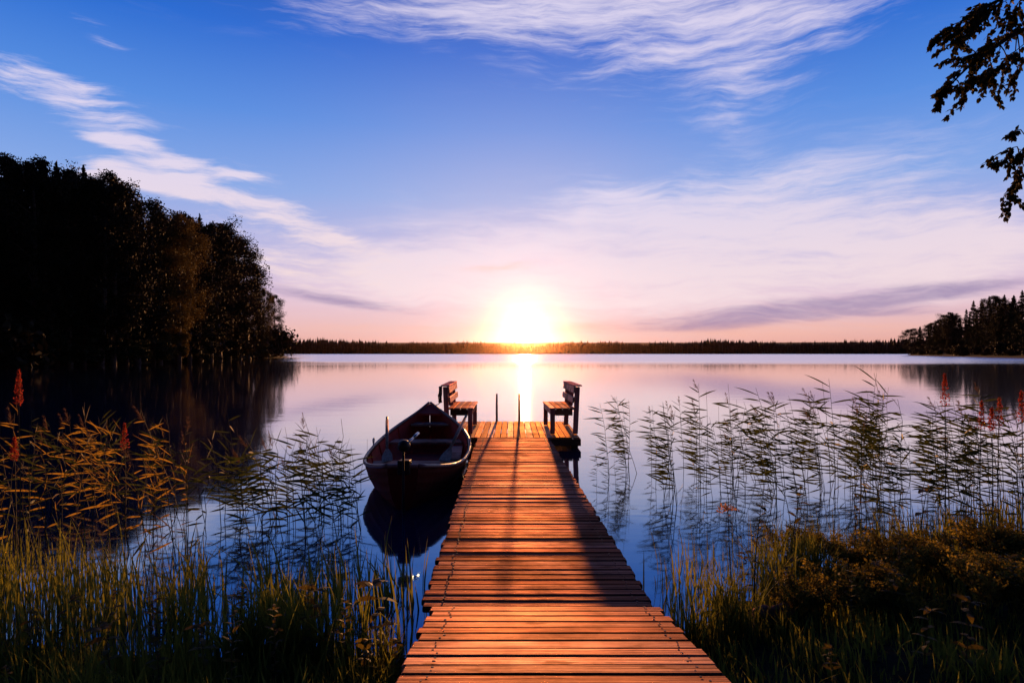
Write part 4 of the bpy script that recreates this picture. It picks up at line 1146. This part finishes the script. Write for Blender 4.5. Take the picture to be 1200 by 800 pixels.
# low shrubs on the right bank
def make_shrub(seed, n=1800):
    r = np.random.default_rng(seed); b = empty('low_shrub', (0, 0, 0)); rr = random.Random(seed)
    st = MB(); pts = []
    for k in range(22):
        a = rr.uniform(0, 6.28); L = rr.uniform(.28, .48); sp = rr.uniform(.1, .36)
        e = Vector((math.cos(a) * sp, math.sin(a) * sp, L)); m_ = e * .5 + Vector((0, 0, .06))
        st.tube([(0, 0, -.03), m_, e], [.005, .004, .002], 5)
        c = n // 22; t = np.sqrt(r.random(c))[:, None]
        pts.append(np.array(m_) * (1 - t) + np.array(e) * t + r.normal(0, .035, (c, 3)))
    P = np.concatenate(pts); P = P[P[:, 2] > .02]
    st.build('stems', L_TWIG, b); V, Fq = quads_from(P, r.uniform(0.008, 0.026, len(P)), r=r); np_mesh('leaves', V, Fq, L_HERB, b)
    return b
shr = [make_shrub(51), make_shrub(52), make_shrub(53)]
for i in range(26):
    u = 930 + 300 * (i % 13) / 12 + rnd.uniform(-14, 14); Y = (4.3 if i < 13 else 3.6) + rnd.uniform(-.25, .3)
    x = ux(u, Y); z = max(gh(x, Y), 0); s_ = rnd.uniform(.42, .66)
    if i < 3: o = shr[i]; o.location = (x, Y, z); o.scale = (s_,) * 3
    else: o = dup(shr[i % 3], (x, Y, z), rnd.random() * 6, s_)
    tag(o, 'low small-leaved shrub at the water edge of the right bank' if i < 13 else 'low dark shrub further up the right bank', 'shrub', 'low shrubs on the right bank')
# red dock spikes
def make_dock(seed, H, SL):
    r = random.Random(seed); b = empty('dock_plant', (0, 0, 0))
    MB().tube([(0, 0, -.05), (0.01, 0, H * .5), (0, 0, H)], [.005, .004, .002], 6).build('stem', L_STEM, b)
    P = []
    for k in range(230):
        t = r.random(); rr_ = .026 * (1.05 - t) ** .6; a = r.uniform(0, 6.28)
        rr_ *= (0.5 + 0.5 * abs(math.sin(t * 34)))
        rr_ *= r.uniform(.6, 1.5); P.append((rr_ * math.cos(a), rr_ * math.sin(a), H - SL + SL * t + r.gauss(0, .008)))
    V, Fq = quads_from(np.array(P), 0.0085); np_mesh('seed_spike', V, Fq, L_DOCK, b)
    return b
docks = [make_dock(1, 1.35, .23), make_dock(2, 1.12, .17)]
DK = [(1107, 438, 4.6, 0, 'tallest dark red dock spike before the pink water on the right'), (1150, 470, 4.5, 0, 'red dock spike left in the row of three by the right edge'), (1162, 478, 4.55, 1, 'shortest red dock spike in the middle of the row of three'),
      (1171, 466, 4.5, 0, 'red dock spike right in the row of three by the right edge'), (1197, 458, 4.4, 0, 'red dock spike cut by the right edge of the photo'),
      (22, 434, 4.2, 1, 'glowing red dock spike before the black forest reflection'), (146, 496, 4.7, 0, 'orange dock spike among the sun-tinted reeds on the left'), (17, 512, 4.3, 1, 'orange dock spike by the left edge among the reeds')]
for i, (u, v, Y, k, lab) in enumerate(DK):
    x = ux(u, Y); zt = HC - (v - 413) / F * Y; z0 = max(gh(x, Y), -.1); s_ = (zt - z0) / (1.35, 1.12)[k]
    if i in (0, 2): o = docks[k]; o.location = (x, Y, z0); o.scale = (.9, .9, s_)
    else: o = dup(docks[k], (x, Y, z0), rnd.random() * 6, (.9, .9, s_))
    tag(o, lab, 'dock plant', 'red dock seed spikes')

# driftwood log
lg = MB(); p0 = Vector((ux(885, 3.45), 3.45, 0)); p1 = Vector((ux(928, 3.5), 3.5, 0))
p0.z = gh(p0.x, p0.y) + .05; p1.z = gh(p1.x, p1.y) + .06
lg.tube([p0.lerp(p1, t) + Vector((0, 0, .012 * math.sin(t * 9))) for t in np.linspace(0, 1, 9)], [.035, .045, .05, .046, .05, .052, .045, .04, .028], 9)
tag(lg.build('driftwood_log', W_LOG, None, True), 'short weathered log lying on the dark right bank with sunlit top', 'log')

# ------------------------------------------------------------------ birch standing right of the frame, its branches hang into view
bt = empty('birch_tree', (7.0, 5.9, gh(7.0, 5.9) - .05))
tag(bt, 'birch branches with small dark leaves hanging in at the top right corner', 'tree')
B0 = Vector(bt.location)
MB().tube([(0, 0, 0), (-.05, 0, 1.5), (-.02, .05, 3.2), (.06, .02, 5.2), (.02, 0, 7.5), (.05, 0, 10)], [.17, .14, .125, .10, .07, .03], 14).build('trunk', P_BIRCH, bt, True)
def hanging_branch(start, path, twigs, seed, lmin, lmax):
    r = random.Random(seed)
    pts = [Vector(start)] + [at(*p) - B0 for p in path]
    # smooth the path
    fine = []
    for i in range(len(pts) - 1):
        for k in range(5): fine.append(pts[i].lerp(pts[i + 1], k / 5))
    fine.append(pts[-1])
    for _ in range(2): fine = [fine[0]] + [(fine[i - 1] + fine[i] * 2 + fine[i + 1]) / 4 for i in range(1, len(fine) - 1)] + [fine[-1]]
    br = MB(); n = len(fine); br.tube(fine, [0.032 * (1 - i / n) ** 1.3 + .0035 for i in range(n)], 7)
    lv = MB()
    def leaf(p, d):
        d = (d + Vector((r.gauss(0, .6), r.gauss(0, .6), r.gauss(-.5, .5)))).normalized(); L = r.uniform(lmin, lmax)
        s_ = d.orthogonal().normalized(); s_ = (Matrix.Rotation(r.uniform(0, 6.28), 3, d) @ s_)
        c = p + d * .012
        nrm = d.cross(s_)
        vs = [c, c + d * L * .25 + s_ * L * .36 + nrm * L * .05, c + d * L * .6 + s_ * L * .26 + nrm * L * .05, c + d * L, c + d * L * .6 - s_ * L * .26 + nrm * L * .05, c + d * L * .25 - s_ * L * .36 + nrm * L * .05, c + d * L * .5]
        lv.add(vs, [(0, 1, 6), (1, 2, 6), (2, 3, 6), (3, 4, 6), (4, 5, 6), (5, 0, 6)])
    def twig(p, d, L, depth):
        q_ = [p]; dd = d.normalized(); m_ = 6
        for k in range(m_):
            dd = (dd + Vector((r.gauss(0, .16), r.gauss(0, .16), r.gauss(-.10, .1)))).normalized(); q_.append(q_[-1] + dd * L / m_)
        br.tube(q_, [.0035 * (1 - k / (m_ + 1)) + .001 for k in range(m_ + 1)], 4, False)
        for k in range(1, m_ + 1):
            for _ in range(3): 
                leaf(q_[k].lerp(q_[k - 1], r.random()), dd)
            if depth > 0 and r.random() < .55: twig(q_[k], dd + Vector((r.gauss(0, .5), r.gauss(0, .5), r.gauss(-.1, .45))), L * .5, depth - 1)
        leaf(q_[-1], dd)
    for (u, v, Y, du, dv, L) in twigs:
        p = at(u, v, Y) - B0
        j = min(range(n), key=lambda k: (fine[k] - p).length)
        s0 = fine[j]; br.tube([s0, s0.lerp(p, .5) + Vector((0, 0, .02)), p], [.006, .005, .004], 5, False)
        twig(p, Vector((du, r.gauss(0, .25), -dv)), L, 1)
    b = br.build('branch', L_TWIG, bt, True)
    lv.build('leaves', L_BIRCH_NEAR, b)
L_BIRCH_NEAR = leaf_mat('near_birch_leaves', (0.020, 0.022, 0.007), (0.04, 0.034, 0.010), (0.05, 0.04, 0.01), 0.25)
hanging_branch((-.02, .05, 3.0), [(1260, 20, 5.6), (1210, 30, 5.5), (1180, 45, 5.4), (1158, 62, 5.35), (1135, 78, 5.3), (1115, 98, 5.3), (1103, 118, 5.3)],
    [(1165, 50, 5.4, -1, .1, .34), (1150, 62, 5.35, -1, .2, .32), (1130, 78, 5.3, -1, .5, .26), (1118, 92, 5.3, -.6, .7, .2), (1104, 112, 5.3, -.4, .9, .12),
     (1150, 72, 5.35, -.6, .7, .33), (1172, 58, 5.4, -.7, .5, .38), (1190, 60, 5.5, -.7, .35, .36), (1200, 52, 5.5, -.8, .6, .34), (1162, 76, 5.35, -.6, .8, .28), (1140, 80, 5.3, -.6, .8, .25),
     (1180, 40, 5.4, -1, .3, .35), (1198, 30, 5.5, -1, .2, .35), (1196, 72, 5.5, -.5, .5, .25), (1182, 72, 5.4, -.8, .4, .3), (1125, 100, 5.3, -.8, .2, .15)], 5, .036, .056)
hanging_branch((-.02, .05, 3.9), [(1270, -40, 5.6), (1215, -18, 5.5), (1180, -4, 5.45), (1155, 8, 5.4), (1132, 22, 5.35), (1108, 40, 5.3)],
    [(1175, -2, 5.4, -1, .3, .3), (1160, 6, 5.4, -1, .1, .3), (1146, 14, 5.35, -1, .4, .3), (1130, 24, 5.35, -1, .35, .25), (1115, 36, 5.3, -1, .3, .16), (1190, -6, 5.5, -.8, .5, .35), (1202, -10, 5.5, -.6, .7, .4), (1168, 4, 5.4, -.6, .7, .35),
     (1150, 14, 5.4, -.6, .8, .3), (1138, 20, 5.35, -.8, .6, .3), (1185, 0, 5.45, -.7, .6, .4)], 6, .036, .056)
hanging_branch((-.04, .0, 2.2), [(1250, 150, 5.7), (1220, 165, 5.6), (1200, 178, 5.55), (1186, 190, 5.5)],
    [(1196, 152, 5.55, -1, .1, .10), (1192, 172, 5.5, -1, .2, .18), (1184, 185, 5.5, -1, .25, .14), (1196, 190, 5.5, -.6, .8, .25), (1203, 200, 5.5, -.5, .9, .3), (1192, 205, 5.5, -.4, .9, .24), (1205, 170, 5.5, -.7, .6, .25)], 9, .034, .052)
